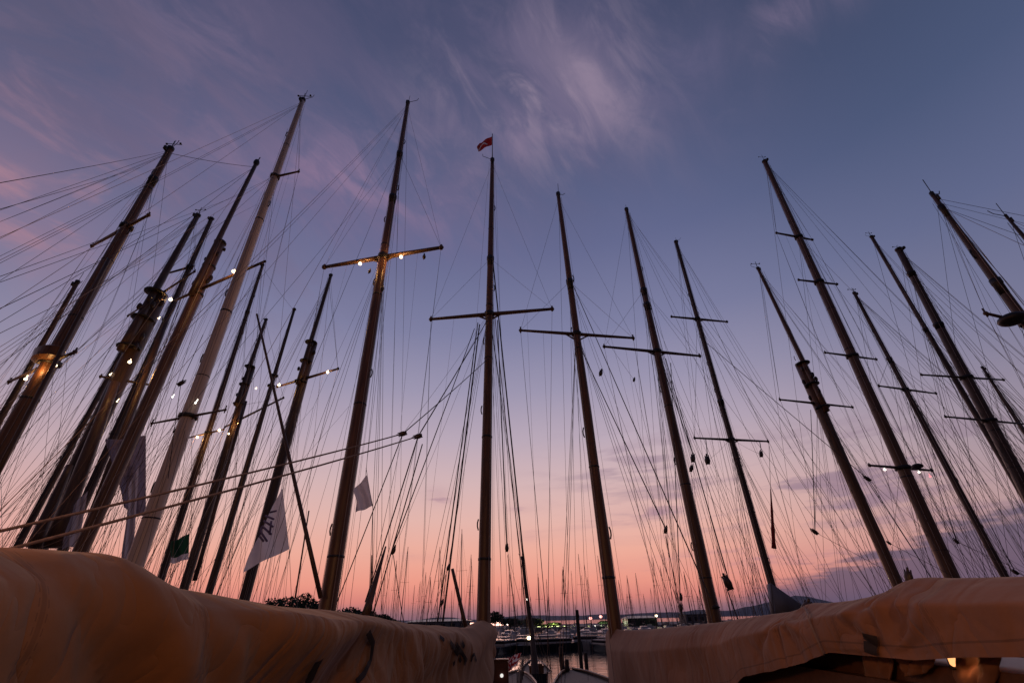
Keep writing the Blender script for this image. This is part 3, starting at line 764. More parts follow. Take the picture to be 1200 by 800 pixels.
def ribbon(tree, pxs, w, root, name, mtl, par, lift=.026, sub=8):
    """a strip of cloth or paint lying on the cover, following its surface"""
    pts = []
    for (a, b) in zip(pxs, pxs[1:]):
        for i in range(sub): pts.append((a[0] + (b[0] - a[0]) * i / sub, a[1] + (b[1] - a[1]) * i / sub))
    pts.append(pxs[-1])
    bm = bmesh.new(); prev = None; hits = []
    for (x, yv) in pts:
        d = ray(x, yv).normalized(); h = tree.ray_cast(CAM, d)
        if h[0] is None: continue
        n = h[1]; n = n if n.dot(d) < 0 else -n
        hits.append((h[0] + n * lift, n))
    if len(hits) < 2: bm.free(); return
    L = []
    for i, (p, n) in enumerate(hits):
        t = (hits[min(i + 1, len(hits) - 1)][0] - hits[max(0, i - 1)][0]).normalized()
        sd = t.cross(n).normalized()
        L.append([bm.verts.new(p - sd * w / 2), bm.verts.new(p + n * .004), bm.verts.new(p + sd * w / 2)])
    for i in range(len(L) - 1):
        for k in range(2): bm.faces.new((L[i][k], L[i][k + 1], L[i + 1][k + 1], L[i + 1][k]))
    return subpart(name, bm, M[mtl], par, root)

# left (cream) cover
mA = YA['mid']['P'](2.6)
endL = at_plane(-90, 640, mA, Vector((-2.15, 2.4, 0)))
A = Vector((mA.x + .03, mA.y + .30, 0)); B = Vector((-2.3, 1.0, 0))
topL = [(577, 733), (568, 726), (560, 728), (552, 734), (540, 735), (500, 732), (470, 730), (448, 726), (425, 721), (390, 716), (350, 713), (300, 707), (250, 700), (212, 692), (185, 687), (168, 680), (150, 670), (132, 658), (118, 651), (105, 648), (60, 645), (0, 641), (-200, 640)]
LL = (B - A).to_2d().length
covL, treeL, tabL = cover('mid', A, B, topL, lambda s: 1.72 + .035 * max(0, s), lambda s: .20 + .16 * min(1, s / 2.0) + .03 * math.sin(s * 1.3) + (.05 if s > 8 else 0), 'canvas', 5,
    gathers=[(4.4, 3.0, 5, .035, .8)], sweep=.85, amp=1.45, roll=1.3)
bb = bmesh.new(); spar_mesh(bb, Vector((mA.x, mA.y - .2, 2.0)), Vector((B.x, B.y, 2.25)), .12, .1, 10, 6); part('boom', bb, M['spar'], YA['mid']['root'])
rL = YA['mid']['root']
ribbon(treeL, [(429, 738), (435, 752), (432, 772), (424, 790), (415, 799)], .055, rL, 'tie_strap', 'strap', covL)
ribbon(treeL, [(372, 770), (366, 780), (358, 799)], .09, rL, 'tie_strap', 'strap', covL)
for st in ([(514, 746), (519, 750)], [(526, 751), (531, 758), (536, 766)], [(533, 753), (540, 763), (546, 773)], [(540, 751), (543, 757)], [(537, 768), (539, 774)], [(544, 771), (544, 778)], [(531, 773), (531, 778)], [(551, 774), (553, 767), (555, 766), (557, 774)]):
    ribbon(treeL, st, .06, rL, 'sail_letter', 'strap', covL, .022, 5)

# right (tan) cover
mB = YA['right']['P'](2.6)
A2 = Vector((mB.x - .02, mB.y + .30, 0)); B2 = Vector((3.05, 1.6, 0))
topR = [(712, 738), (720, 736), (732, 738), (760, 737), (800, 733), (840, 729), (872, 724), (905, 719), (930, 716), (943, 712), (953, 706), (972, 706), (1000, 703), (1025, 698), (1045, 692), (1062, 682), (1073, 677), (1090, 676), (1120, 677), (1160, 676), (1200, 675), (1400, 672)]
botR_px = [(880, 806), (908, 791), (940, 785), (971, 778), (1000, 768), (1021, 763), (1060, 766), (1121, 770), (1200, 767), (1400, 765)]
exR = (B2 - A2).normalized()
tabB = sorted([((at_plane(px, py, A2, B2) - A2).dot(exR), at_plane(px, py, A2, B2).z) for px, py in botR_px])
def botR(s):
    if s < tabB[0][0]: return min(1.8 + (tabB[0][1] - 1.8) * (s / tabB[0][0]) ** 1.5, tabB[0][1]) if s > 0 else 1.8
    return interp(tabB, s)
gp = [at_plane(948, 712, A2, B2), at_plane(1092, 764, A2, B2), at_plane(1074, 680, A2, B2)]
covR, treeR, tabR = cover('right', A2, B2, topR, botR, lambda s: .20 + .15 * min(1, s / 2.0) + .03 * math.sin(s * 1.7), 'canvas_tan', 9,
    gathers=[((gp[0] - A2).dot(exR), gp[0].z - .05, 7, .05, .7), ((gp[1] - A2).dot(exR), gp[1].z, 7, .045, .55), ((gp[2] - A2).dot(exR), gp[2].z, 5, .05, .5)], sweep=-1.1, amp=.8, roll=.35, tent=True)
bb = bmesh.new(); spar_mesh(bb, Vector((mB.x, mB.y - .2, 2.0)), Vector((B2.x, B2.y, 2.5)), .12, .1, 10, 6); part('boom', bb, M['spar'], YA['right']['root'])
rR = YA['right']['root']
ribbon(treeR, [(945, 713), (950, 724), (958, 742), (968, 765), (976, 778)], .02, rR, 'tie_strap', 'rope_tan', covR)
ribbon(treeR, [(1021, 742), (1023, 752), (1023, 763)], .10, rR, 'tie_strap', 'strap', covR)
kb = bmesh.new(); Q = at_plane(944, 713, A2, B2) + Vector((-.05, -.1, 0)); block_mesh(kb, Q, (.5, 0, .7), .07); part('block', kb, M['block'], rR)
kb = bmesh.new(); Q = at_plane(1067, 681, A2, B2) + Vector((0, 0, .03)); block_mesh(kb, Q, (.3, 0, 1), .045); part('block', kb, M['block'], rR)

# things on the right deck beneath the cover
def on_deck_box(name, label, cat, px, py, Y, size, mtl, bev=.03, rot=0):
    c = at_y(px, py, Y); bm = bmesh.new()
    X = Vector((math.cos(rot), math.sin(rot), 0)); Yv = Vector((-math.sin(rot), math.cos(rot), 0))
    box(bm, c, size, (X, Yv, Vector((0, 0, 1))), bev=bev)
    # lid seam and feet so that it reads as a deck locker
    box(bm, c + Vector((0, 0, size[2] * .5 + .02)), (size[0] * 1.06, size[1] * 1.06, .05), (X, Yv, Vector((0, 0, 1))), bev=.012)
    for i in (-1, 1):
        box(bm, c + X * (i * size[0] * .3) - Yv * (size[1] * .5 + .012) + Vector((0, 0, size[2] * .25)), (.05, .03, .12), (X, Yv, Vector((0, 0, 1))))
    return single(name, bm, M[mtl], label, cat, c - Vector((0, 0, size[2] / 2)), smooth=False)
bm = bmesh.new(); yy = 8.6
box(bm, (mB.x + .45, yy, 1.45), (1.4, 7.2, .8), bev=.1)
hs2 = part('deckhouse', bm, M['house'], rR, False)
for k in range(5):
    bm = bmesh.new(); box(bm, (mB.x + .45 - .707, yy - 2.8 + k * 1.4, 1.55), (.03, .8, .3), bev=.01); subpart('window', bm, M['glass'], hs2, rR, False)
bm = bmesh.new(); box(bm, (3.35, 4.9, 1.98), (1.2, 6.4, 1.8), bev=.12); part('dark_gap_filler', bm, M['house'], rR, False)  # tall dark block added to keep the gap under the cover dark
def hanging(pxs, y0, seed):
    bm = bmesh.new(); n, k = 26, 16; V = []
    (ax_, ay_), (bx_, by_), (cx_, cy_), (dx_, dy_) = pxs
    for i in range(n + 1):
        u = i / n; r = []
        for j in range(k + 1):
            v = j / k
            x = (ax_ + (bx_ - ax_) * u) * (1 - v) + (dx_ + (cx_ - dx_) * u) * v; y_ = (ay_ + (by_ - ay_) * u) * (1 - v) + (dy_ + (cy_ - dy_) * u) * v
            r.append(bm.verts.new(at_plane(x, y_, A2, B2) + Vector((-.10 + .022 * math.sin(u * 11 + seed) * (.2 + v) + .07 * noise.noise(Vector((u * 4, v * 3, seed))), 0, 0))))
        V.append(r)
    ul = bm.loops.layers.uv.new('cloth')
    for i in range(n):
        for j in range(k):
            f = bm.faces.new((V[i][j], V[i + 1][j], V[i + 1][j + 1], V[i][j + 1]))
    o = part('cover_flap', bm, M['canvas_tan'], rR); md = o.modifiers.new('cloth', 'SOLIDIFY'); md.thickness = .012
hanging(((1022, 760), (1062, 764), (1054, 830), (1034, 835)), 4, 1)
hanging(((1128, 765), (1192, 764), (1180, 830), (1150, 830)), 4, 3)
hanging(((1064, 764), (1118, 768), (1104, 786), (1080, 792)), 4, 5)
Q = at_y(1117, 774, 3.7)
lb = thing('deck_lantern', 'small glowing copper lantern hung under the tan boom cover', 'lantern', Q)
lm = bmesh.new(); ball(lm, Q, .028, (1, 1, 1.2)); part('lamp_glass', lm, emit('lantern_glass', (1, .42, .16), 1.6), lb)
lm = bmesh.new(); tube(lm, [Q + Vector((0, 0, .03)), Q + Vector((0, 0, .05)), Q + Vector((0, 0, .075))], [.04, .035, .008], 10); tube(lm, [Q - Vector((0, 0, .045)), Q - Vector((0, 0, .03))], [.035, .04], 10)
for k in range(4):
    a = k * 1.57; tube(lm, [Q + Vector((math.cos(a) * .034, math.sin(a) * .034, -.04)), Q + Vector((math.cos(a) * .034, math.sin(a) * .034, .04))], .004, 4)
tube(lm, [Q + Vector((0, 0, .07)), Q + Vector((0, 0, .16))], .004, 4)
part('lamp_cage', lm, M['metal'], lb)
lamp_light(Q + Vector((0, -.08, 0)), 1.6, (1, .45, .18), .03, root=lb)

# ------------------------------------------------------------------ flags
def flag(name, label, grid, Y, mtl, fold=.12, seed=0, group=None, loc=None, stripes=None, mats=None):
    """grid: four pixel corners (hoist top, hoist bottom, fly bottom, fly top) sighted at distance Y, billowed in depth"""
    bm = bmesh.new(); n = 40; k = 28; V = []
    a, b, c, d = [Vector((*g, 0)) for g in grid]
    for i in range(n + 1):
        r = []
        for j in range(k + 1):
            u, v = i / n, j / k
            p = a.lerp(d, u).lerp(b.lerp(c, u), v)
            wv = math.sin(u * 9 + v * 2.2 + seed) * u
            p.x += 1.2 * math.sin(v * 6 + seed) * u; p.y += 1.6 * math.sin(u * 7 + seed) * u
            r.append(bm.verts.new(at_y(p.x, p.y, Y + fold * wv + .05 * noise.noise(Vector((u * 4, v * 4, seed))))))
        V.append(r)
    for i in range(n):
        for j in range(k):
            f = bm.faces.new((V[i][j], V[i + 1][j], V[i + 1][j + 1], V[i][j + 1]))
            if stripes: f.material_index = stripes(i / n, j / k)
    q = at_y(*grid[0], Y)
    return single(name, bm, mats or [M[mtl]], label, 'flag', q, group)

mid = YA['mid']; tp = mid['t']
flag('flag', 'small dark red flag with a pale streak flying from the top of the middle mast', [(576.5, 160), (576.5, 170), (559, 177), (561, 167)], mid['P'](mid['H']).y, 'flag_red', .35, 2,
     stripes=lambda u, v: 1 if abs(v - .62 - .2 * math.sin(u * 8)) < .10 and u > .3 else 0, mats=[M['flag_red'], M['flag_grey']])
fs = bmesh.new(); tube(fs, [mid['P'](mid['H']), at_y(577, 157, mid['P'](mid['H']).y)], .02, 6); part('flag_staff', fs, M['spar_dark'], mid['root'])
flag('flag', 'small grey white swallow tailed flag beside the golden lamp lit mast', [(430, 556), (437, 592), (418, 601), (415, 575)], 12.5, 'flag_white', .15, 5)
line(YA['golden']['root'], 'flag_halyard', [at_y(429, 548, 12.6), at_y(431, 562, 12.55), at_y(437, 595, 12.5), at_y(436, 720, 12.6)], .008, 'rope_dark')
line(YA['golden']['root'], 'flag_halyard', [at_y(429, 552, 12.6), at_y(452, 298, 13.9)], .006, 'rope_dark')
bann = flag('banner_flag', 'large white banner with dark violet lettering hanging in front of a dark mast', [(331, 571), (339, 643), (284, 669), (309, 612)], 24, 'flag_white', .3, 1)
bt = BVHTree.FromObject(bann, bpy.context.evaluated_depsgraph_get()) if False else None
for st in ([(305, 622), (313, 634)], [(307, 616), (318, 626)], [(309, 610), (320, 617)], [(311, 604), (321, 608)], [(316, 600), (324, 598)], [(304, 628), (309, 634)], [(307, 617), (304, 627)], [(318, 610), (316, 626)]):
    sb = bmesh.new(); A_, B_ = at_y(*st[0], 23.6), at_y(*st[1], 23.6)
    tube(sb, [A_, A_.lerp(B_, .5), B_], .05, 5); o = link('letter_stroke', sb, M['ink'], bann, ORG[bann.name])
flag('flag', 'green flag with a white lower edge behind the cream mast', [(222, 625), (221, 655), (199, 660), (201, 634)], 30, 'flag_green', .4, 3,
     stripes=lambda u, v: 1 if v > .72 else 0, mats=[M['flag_green'], M['flag_white']])
flag('flag', 'dark navy patterned flag hanging behind the stout brown foremast', [(171, 510), (171, 606), (146, 596), (124, 516)], 19.6, 'flag_blue', .3, 4,
     )
flag('banner_flag', 'long narrow grey banner hanging just left of the cream mast foot', [(163, 545), (155, 668), (142, 668), (150, 572)], 15.5, 'flag_grey', .25, 6)
flag('banner_flag', 'crumpled grey banner low between the dark left masts', [(103, 575), (92, 640), (72, 642), (86, 590)], 19, 'flag_grey', .3, 7)
for (px, py, y, px2, py2, who) in ((331, 571, 24, 352, 455, 'twinlamp'), (222, 625, 30, 240, 512, 'cluster'), (171, 510, 19.6, 190, 420, 'crosstree'), (162, 540, 15.5, 184, 496, 'cream'), (103, 575, 19, 160, 440, 'two_pole'), (222, 625, 30, 212, 690, 'cluster'), (339, 643, 24, 342, 712, 'twinlamp')):
    line(YA[who]['root'], 'flag_halyard', [at_y(px, py, y), at_y(px2, py2, y)], .010, 'rope_dark')

# ------------------------------------------------------------------ dark shapes on the neighbours' decks and in the gap
# middle boat foredeck: red locker with a white ring, crumpled flag
lk = on_deck_box('deck_locker', 'dark red deck locker with a small white light beside the middle mast', 'locker', 585, 793, 15.6, (.52, .45, .75), 'house_red', .03)
Q = at_y(588, 791, 15.3); wb_ = bmesh.new(); ball(wb_, Q, .045, (1, .4, 1)); link('lamp_lens', wb_, emit('lens_white', (1, .95, .9), .9), lk, ORG[lk.name])
flag('flag', 'crumpled pink and dark red flag draped low right of the red locker', [(611, 764), (606, 779), (594, 786), (594, 770)], 17, 'flag_red', .2, 9,
     stripes=lambda u, v: 1 if noise.noise(Vector((u * 6, v * 5, 7))) > .0 else 0, mats=[M['flag_red'], M['flag_white']])
for k in range(6):          # foredeck stanchions of the middle yacht
    bm_ = bmesh.new(); yv = 16.5 + k * 1.15; x = mid['cx'](yv) + .55 * max(.15, (23.5 - yv) / 7) + .2
    tube(bm_, [(x, yv, 1.2), (x, yv, 1.95)], .018, 6); part('stanchion', bm_, M['metal'], mid['root'])
# mooring piles standing in the gap
def pile(label, px, pyt, Y, r, lean=0.0, lines=True):
    T = at_y(px, pyt, Y); bm = bmesh.new()
    tube(bm, [(T.x + lean, Y, -1.5), (T.x + lean * .5, Y, 1), (T.x, Y, T.z - .05), (T.x, Y, T.z)], [r * 1.15, r * 1.05, r, r * .8], 12)
    for z in (T.z - .3, .35): tube(bm, [(T.x + lean * .3, Y, z - .06), (T.x + lean * .3, Y, z + .06)], r * 1.16, 12)
    return single('mooring_pile', bm, M['pile'], label, 'pile', (T.x + lean, Y, 0))
pile('tall thin mooring pile standing alone in the open water gap', 676, 714, 32, .10)
pile('thick dark mooring pile just right of the gap centre, below the thin pole', 657, 757, 27, .11, .05)
pile('short dark mooring pile closest to the dark wooden bow', 664, 772, 23, .09, -.05)
pile('stubby mooring pile next to the tall thin pile', 686, 764, 28, .09)
# small gaff boat seen bow-on in the gap: short mast with lamp, dark hull
sm = yacht('small dark wooden boat bow on in the gap, short mast with one lamp', (622, 735), (612, 653), 31, 5.5, 3.2, mtl='spar_dark', stern=28.5, bow=36, beam=1.7, deck=.75, hull='hull_dark', boom=False, rig=.6, seed=31, lazy=False)
Q = sm['P'](z_of_py(sm['P'], .7, sm['H'], 702)) + Vector((0, -.15, 0)); lb2 = bmesh.new(); ball(lb2, Q, .055); part('mast_light', lb2, M['lamp_white'], sm['root'])
Q = at_y(620, 747, 30.6); lb2 = bmesh.new(); ball(lb2, Q, .09, (1.4, 1, 1)); tube(lb2, [Q, Q + Vector((0, .3, 0))], .02, 5); part('deck_light', lb2, M['lamp_warm'], sm['root'])
fb_ = bmesh.new(); spar_mesh(fb_, at_y(628, 800, 29), at_y(623, 730, 30.4), .22, .09, 10, 8); part('furled_sail', fb_, M['canvas_dark'], sm['root'])

# ------------------------------------------------------------------ far marina
def motorboat(label, px, Y, L, hgt, mtl, heading=0.0, group='motor boats on the far pontoon'):
    c = at_y(px, 740, Y); c.z = 0
    root = thing('motor_boat', label, 'motor boat', c, group)
    X = Vector((math.cos(heading), math.sin(heading), 0)); Yv = Vector((-X.y, X.x, 0))
    bm = bmesh.new(); N = 14; rows = []
    for i in range(N + 1):
        t = i / N; b = L * .16 * (1 if t < .55 else max(.05, 1 - ((t - .55) / .45) ** 2)); z = hgt * .38 * (1 + .35 * t * t)
        p = c + X * (L * (t - .5))
        rows.append([bm.verts.new(p + Yv * (s * b * f) + Vector((0, 0, zz))) for s, f, zz in ((-1, 1, z), (-1, .8, 0), (0, .3, -.3), (1, .8, 0), (1, 1, z))])
    for i in range(N):
        for k in range(4): bm.faces.new((rows[i][k], rows[i][k + 1], rows[i + 1][k + 1], rows[i + 1][k]))
        bm.faces.new((rows[i][0], rows[i + 1][0], rows[i + 1][4], rows[i][4]))
    bm.faces.new(rows[0])
    part('hull', bm, M[mtl], root, False)
    bm = bmesh.new(); ax = (X, Yv, Vector((0, 0, 1)))
    box(bm, c + X * (-.03 * L) + Vector((0, 0, hgt * .55)), (L * .45, L * .24, hgt * .34), ax, bev=.12)
    box(bm, c + X * (-.08 * L) + Vector((0, 0, hgt * .86)), (L * .3, L * .22, hgt * .08), ax, bev=.05)
    for s in (-1, 1):
        for q in (-.2, .04): tube(bm, [c + X * (q * L) + Yv * (s * L * .1) + Vector((0, 0, hgt * .7)), c + X * (q * L) + Yv * (s * L * .1) + Vector((0, 0, hgt * .86))], .04, 5)
    part('cabin', bm, M['hull_white'], root, False)
    bm = bmesh.new(); box(bm, c + X * (-.03 * L) + Vector((0, 0, hgt * .6)), (L * .46, L * .245, hgt * .14), ax)
    part('window', bm, M['glass'], root, False)
motorboat('broad dark motor boat moored left of the small wooden boat', 590, 66, 8.5, 1.8, 'hull_dark', 1.2)
motorboat('pale motor boat between the dark wooden boat and the next one', 613, 70, 7.5, 1.8, 'hull_white', 1.5)
motorboat('long low motor boat with a dark cabin in the middle of the water gap', 648, 68, 10, 1.8, 'hull_dark', .25)
motorboat('white motor boat with raked cabin right of the tall thin pile', 690, 69, 9, 2.0, 'hull_white', 2.7)
motorboat('dark blue motor boat half hidden by the right mast foot', 710, 64, 9, 1.6, 'hull_dark', 1.9)
# far sailboats: bare masts along the horizon
def sailboat_mesh(L, H, beam):
    bm = bmesh.new(); N = 8; rows = []
    for i in range(N + 1):
        t = i / N; b = beam / 2 * max(.04, math.sin(math.pi * (t * .85 + .15)) ** .6)
        rows.append([bm.verts.new(Vector((s * b * f, L * (t - .5), z))) for s, f, z in ((-1, 1, 1.0), (-1, .8, 0), (1, .8, 0), (1, 1, 1.0))])
    for i in range(N):
        for k in range(3): bm.faces.new((rows[i][k], rows[i][k + 1], rows[i + 1][k + 1], rows[i + 1][k]))
        bm.faces.new((rows[i][0], rows[i + 1][0], rows[i + 1][3], rows[i][3]))
    bm.faces.new(rows[0])
    box(bm, (0, -.2, 1.2), (beam * .55, L * .35, .45), bev=.08)
    tube(bm, [(0, .6, .9), (0, .6, H)], [.075, .045], 6, mi=1)
    tube(bm, [(-beam * .24, .6, H * .62), (beam * .24, .6, H * .62)], .018, 4, mi=1)
    tube(bm, [(0, .5, 2), (0, -L * .4, 2.1)], .12, 6, mi=2)
    for s in (-1, 1): tube(bm, [(0, .6, H * .98), (s * beam * .3, .6, H * .45), (s * beam * .46, .5, 1)], .014, 3, cap=False, mi=1)
    tube(bm, [(0, .6, H * .97), (0, L * .49, 1.05)], .035, 4, mi=2); tube(bm, [(0, .6, H), (0, -L * .49, 1.05)], .012, 3, mi=1)
    me = bpy.data.meshes.new('moored_sailboat'); bmesh.ops.recalc_face_normals(bm, faces=bm.faces[:]); bm.to_mesh(me); bm.free()
    for k in ('hull_white', 'metal', 'canvas_dark'): me.materials.append(M[k])
    return me
kinds = [sailboat_mesh(9, 12, 3), sailboat_mesh(11, 15, 3.3), sailboat_mesh(8, 10, 2.7), sailboat_mesh(13, 17, 3.8), sailboat_mesh(7, 8, 2.5), sailboat_mesh(10, 13.5, 3.1)]
proto = None; rs = random.Random(21); taken = []
n_far = 0
for k in range(400):
    if n_far >= 84: break
    px = rs.choice([rs.uniform(440, 560), rs.uniform(580, 720), rs.uniform(580, 720), rs.uniform(720, 925), rs.uniform(720, 925)])
    Y = rs.uniform(85, 190); X = at_y(px, 727, Y).x
    if 145 < Y < 168: continue
    if any(abs(X - a) < 4.2 and abs(Y - b) < 14 for a, b in taken): continue
    taken.append((X, Y))
    if proto is None:
        proto = bpy.data.objects.new('moored_sailboat', kinds[0]); o = proto
        o['category'] = 'sailboat'; o['group'] = 'distant sailboats with bare masts along the horizon'
        o['label'] = 'distant moored sailboat, its bare mast a thin line on the horizon'
    else:
        o = proto.copy(); o.data = rs.choice(kinds)
    o.location = (X, Y, 0); o.rotation_euler = (rs.uniform(-.03, .03), rs.uniform(-.035, .035), rs.choice([0, math.pi]) + rs.uniform(-.15, .15))
    col.objects.link(o); n_far += 1

# far quay, kiosks, trees, hills, water
bm = bmesh.new(); box(bm, (40, 260, .2), (1200, 130, 1.6)); struct('far_quay', bm, M['stone'])
bm = bmesh.new(); box(bm, (0, -16.2, .55), (160, 32, 2.1), bev=.05); struct('quay', bm, M['stone'])
bm = bmesh.new(); s = 9000
bm.faces.new([bm.verts.new(v) for v in ((-s, -600, 0), (s, -600, 0), (s, s, 0), (-s, s, 0))])
wm = bpy.data.materials.new('harbour_water'); wm.use_nodes = True; nt = wm.node_tree; bs = nt.nodes['Principled BSDF']
bs.inputs['Base Color'].default_value = (.018, .025, .03, 1); bs.inputs['Roughness'].default_value = .08; bs.inputs['IOR'].default_value = 1.5
tc = nt.nodes.new('ShaderNodeTexCoord'); mp = nt.nodes.new('ShaderNodeMapping'); mp.inputs['Scale'].default_value = (.55, 1.6, 1)
n1 = nt.nodes.new('ShaderNodeTexNoise'); n1.inputs['Scale'].default_value = 1.1; n1.inputs['Detail'].default_value = 3
bp = nt.nodes.new('ShaderNodeBump'); bp.inputs['Strength'].default_value = .35; bp.inputs['Distance'].default_value = .12
nt.links.new(tc.outputs['Object'], mp.inputs['Vector']); nt.links.new(mp.outputs[0], n1.inputs['Vector']); nt.links.new(n1.outputs['Fac'], bp.inputs['Height']); nt.links.new(bp.outputs[0], bs.inputs['Normal'])
struct('water', bm, wm)

def hut(label, x0, x1, ytop, Y, depth, mtl, roof, windows=3, base=1.0, lit=False):
    a, b = at_y(x0, ytop, Y), at_y(x1, ytop, Y); zt = (a.z + b.z) / 2; w = b.x - a.x; cx = (a.x + b.x) / 2
    root = thing('quay_building', label, 'building', (cx, Y, base))
    bm = bmesh.new(); h = (zt - base) * .78
    box(bm, (cx, Y + depth / 2, base + h / 2), (w, depth, h)); part('wall', bm, M[mtl], root, False)
    bm = bmesh.new(); r = zt - base - h; zb = base + h
    vs = [bm.verts.new(v) for v in ((cx - w * .54, Y - .4, zb), (cx + w * .54, Y - .4, zb), (cx + w * .54, Y + depth + .4, zb), (cx - w * .54, Y + depth + .4, zb), (cx - w * .4, Y + depth / 2, zb + r), (cx + w * .4, Y + depth / 2, zb + r))]
    for f in ((0, 1, 5, 4), (1, 2, 5), (2, 3, 4, 5), (3, 0, 4), (3, 2, 1, 0)): bm.faces.new([vs[i] for i in f])
    part('roof', bm, M[roof], root, False)
    for i in range(windows):
        bm = bmesh.new(); x = cx - w / 2 + w * (i + .5) / windows
        box(bm, (x, Y - .02, base + h * .5), (w / windows * .5, .08, h * .4)); part('window', bm, M['lamp_green'] if lit else M['glass'], root, False)
hut('low dark green roofed hut just right of the right mast foot', 735, 769, 721, 170, 9, 'hull_green', 'hull_green', 3)
hut('low grey waterside building left of the second right mast foot', 803, 832, 716, 200, 9, 'render_grey', 'render_grey', 4)
hut('glowing yellow green waterside cafe in the middle of the water gap', 628, 664, 733, 215, 9, 'render_grey', 'roof', 5, lit=True)
hut('long dark roofed building on the far quay right of the middle mast', 596, 632, 724, 230, 10, 'render_grey', 'roof', 4)
def street_light(label, px, py, Y, kind, r=.3):
    Q = at_y(px, py, Y); base = 1.0
    root = thing('quay_lamp', label, 'street lamp', (Q.x, Q.y, base), 'lamps on the far quay')
    bm = bmesh.new(); tube(bm, [(Q.x, Q.y, base), (Q.x, Q.y, Q.z)], [.09, .05], 7); part('lamp_post', bm, M['metal'], root)
    bm = bmesh.new(); ball(bm, Q, r, (1, 1, .8)); part('lamp_head', bm, M[kind], root)
street_light('white quay lamp just right of the middle mast foot', 594, 731, 210, 'lamp_white', .35)
street_light('yellow quay lamp over the dark motor boat right of the middle mast', 588, 741, 100, 'lamp_green', .17) if False else None
street_light('warm quay lamp at the corner of the green hut', 769, 721, 168, 'lamp_warm', .42)
street_light('pink quay lamp left of the right mast foot, lower of the two', 692, 724, 240, 'lamp_pink', .7)
street_light('pink quay lamp nearest the right mast foot', 704, 722, 240, 'lamp_pink', .7)
street_light('pale quay lamp above the white motor boat', 697, 733, 180, 'lamp_white', .25)

def tree(label, px, pyt, Y, w, mtl='leaf', seed=0, lit=False):
    T = at_y(px, pyt, Y); base = 1.0; H = T.z - base; rr = random.Random(seed)
    root = thing('quay_tree', label, 'tree', (T.x, Y, base), 'trees on the far quay')
    bm = bmesh.new(); tube(bm, [(T.x, Y, base), (T.x + .1, Y, base + H * .35), (T.x, Y, base + H * .75)], [.28, .2, .08], 8)
    for k in range(5):
        a = rr.random() * 6.28; tube(bm, [(T.x, Y, base + H * .35), (T.x + math.cos(a) * w * .3, Y + math.sin(a) * w * .3, base + H * .7)], [.1, .03], 5)
    part('trunk', bm, M['bark'], root)
    bm = bmesh.new()
    for k in range(1300):
        v = Vector((rr.gauss(0, 1), rr.gauss(0, 1), rr.gauss(0, 1))).normalized() * rr.random() ** .5
        n = noise.noise(v * 2.2 + Vector((seed, 0, 0)))
        if n < -.22: continue
        p = Vector((T.x + v.x * w * .5, Y + v.y * w * .5, base + H * .62 + v.z * H * .38))
        a, b = Vector((rr.gauss(0, 1), rr.gauss(0, 1), rr.gauss(0, 1))).normalized(), Vector((rr.gauss(0, 1), rr.gauss(0, 1), rr.gauss(0, 1))).normalized()
        s = w * .06
        bm.faces.new([bm.verts.new(q) for q in (p - a * s, p + b * s * .6, p + a * s, p - b * s * .6)])
    part('crown', bm, M[mtl], root, False)
tree('dark tree right beside the middle mast foot on the far quay', 580, 716, 205, 7, seed=1)
tree('dark spreading tree on the far quay behind the small boat mast', 598, 724, 205, 8, seed=2)
tree('dark rounded tree above the long quay building', 625, 724, 208, 8, seed=3)
tree('lamp lit green tree left over the glowing cafe', 637, 731, 212, 4.5, seed=4)
tree('lamp lit green tree right over the glowing cafe', 650, 729, 212, 5.5, seed=5)
tree('lamp lit green tree near the white motor boat', 708, 727, 205, 5, seed=6)
for k, (px_, py_, w_, lb_) in enumerate(((306, 706, 8, 'leftmost dark tree of the line beyond the cream boom cover'), (322, 700, 9, 'dark tree second from the left beyond the cream boom cover'), (341, 698, 9, 'tallest dark tree of the line left of the golden mast'), (359, 694, 8, 'dark bushy tree crown just left of the golden mast foot'), (374, 703, 8, 'dark tree whose crown touches the golden mast foot'),
        (395, 714, 8, 'low dark tree just right of the golden mast foot'), (412, 711, 9, 'round dark tree between the golden mast and the furled staysail'), (430, 714, 8, 'dark tree behind the furled staysail base'), (446, 719, 8, 'small dark tree right of the furled staysail base'), (458, 725, 6, 'lowest dark tree at the right end of the line'))):
    tree(lb_, px_, py_, 214 + (k % 3) * 6, w_ * 1.25, seed=20 + k)
hut('long low dark roofed building left of the middle mast foot', 478, 548, 725, 216, 10, 'render_grey', 'hull_dark', 6)
hut('low dark shed behind the trees left of the golden mast', 300, 380, 712, 226, 10, 'render_grey', 'hull_green', 5)
Q = at_y(644, 741, 208); Q.z = 1.8; lamp_light(Q, 700, (.9, 1, .3), .5)
Q = at_y(650, 738, 209); Q.z = 2.2; lamp_light(Q, 500, (.9, 1, .3), .5)
Q = at_y(706, 738, 202); Q.z = 1.8; lamp_light(Q, 250, (.8, 1, .6), .4)

# hills beyond the bay
bm = bmesh.new(); N, K = 260, 14; rows = []
for i in range(N + 1):
    az = R(-75 + 150 * i / N); row = []
    for k in range(K + 1):
        q = k / K; d = 3600 + 1500 * q
        e = interp([(-75, 60), (-40, 45), (-12, 38), (-3, 48), (6, 42), (13, 40), (20, 62), (25, 112), (28, 120), (31, 96), (40, 110), (75, 120)], math.degrees(az))
        hh = e * (.72 + .55 * noise.fractal(Vector((az * 9, q * 1.2, 3)), 1, 2, 5)) * math.sin(math.pi * min(1, q * 1.3) / 2) if q > 0 else -2
        row.append(bm.verts.new((math.sin(az) * d, math.cos(az) * d, hh)))
    rows.append(row)
for i in range(N):
    for k in range(K): bm.faces.new((rows[i][k], rows[i + 1][k], rows[i + 1][k + 1], rows[i][k + 1]))
struct('hills', bm, M['hill'], True)

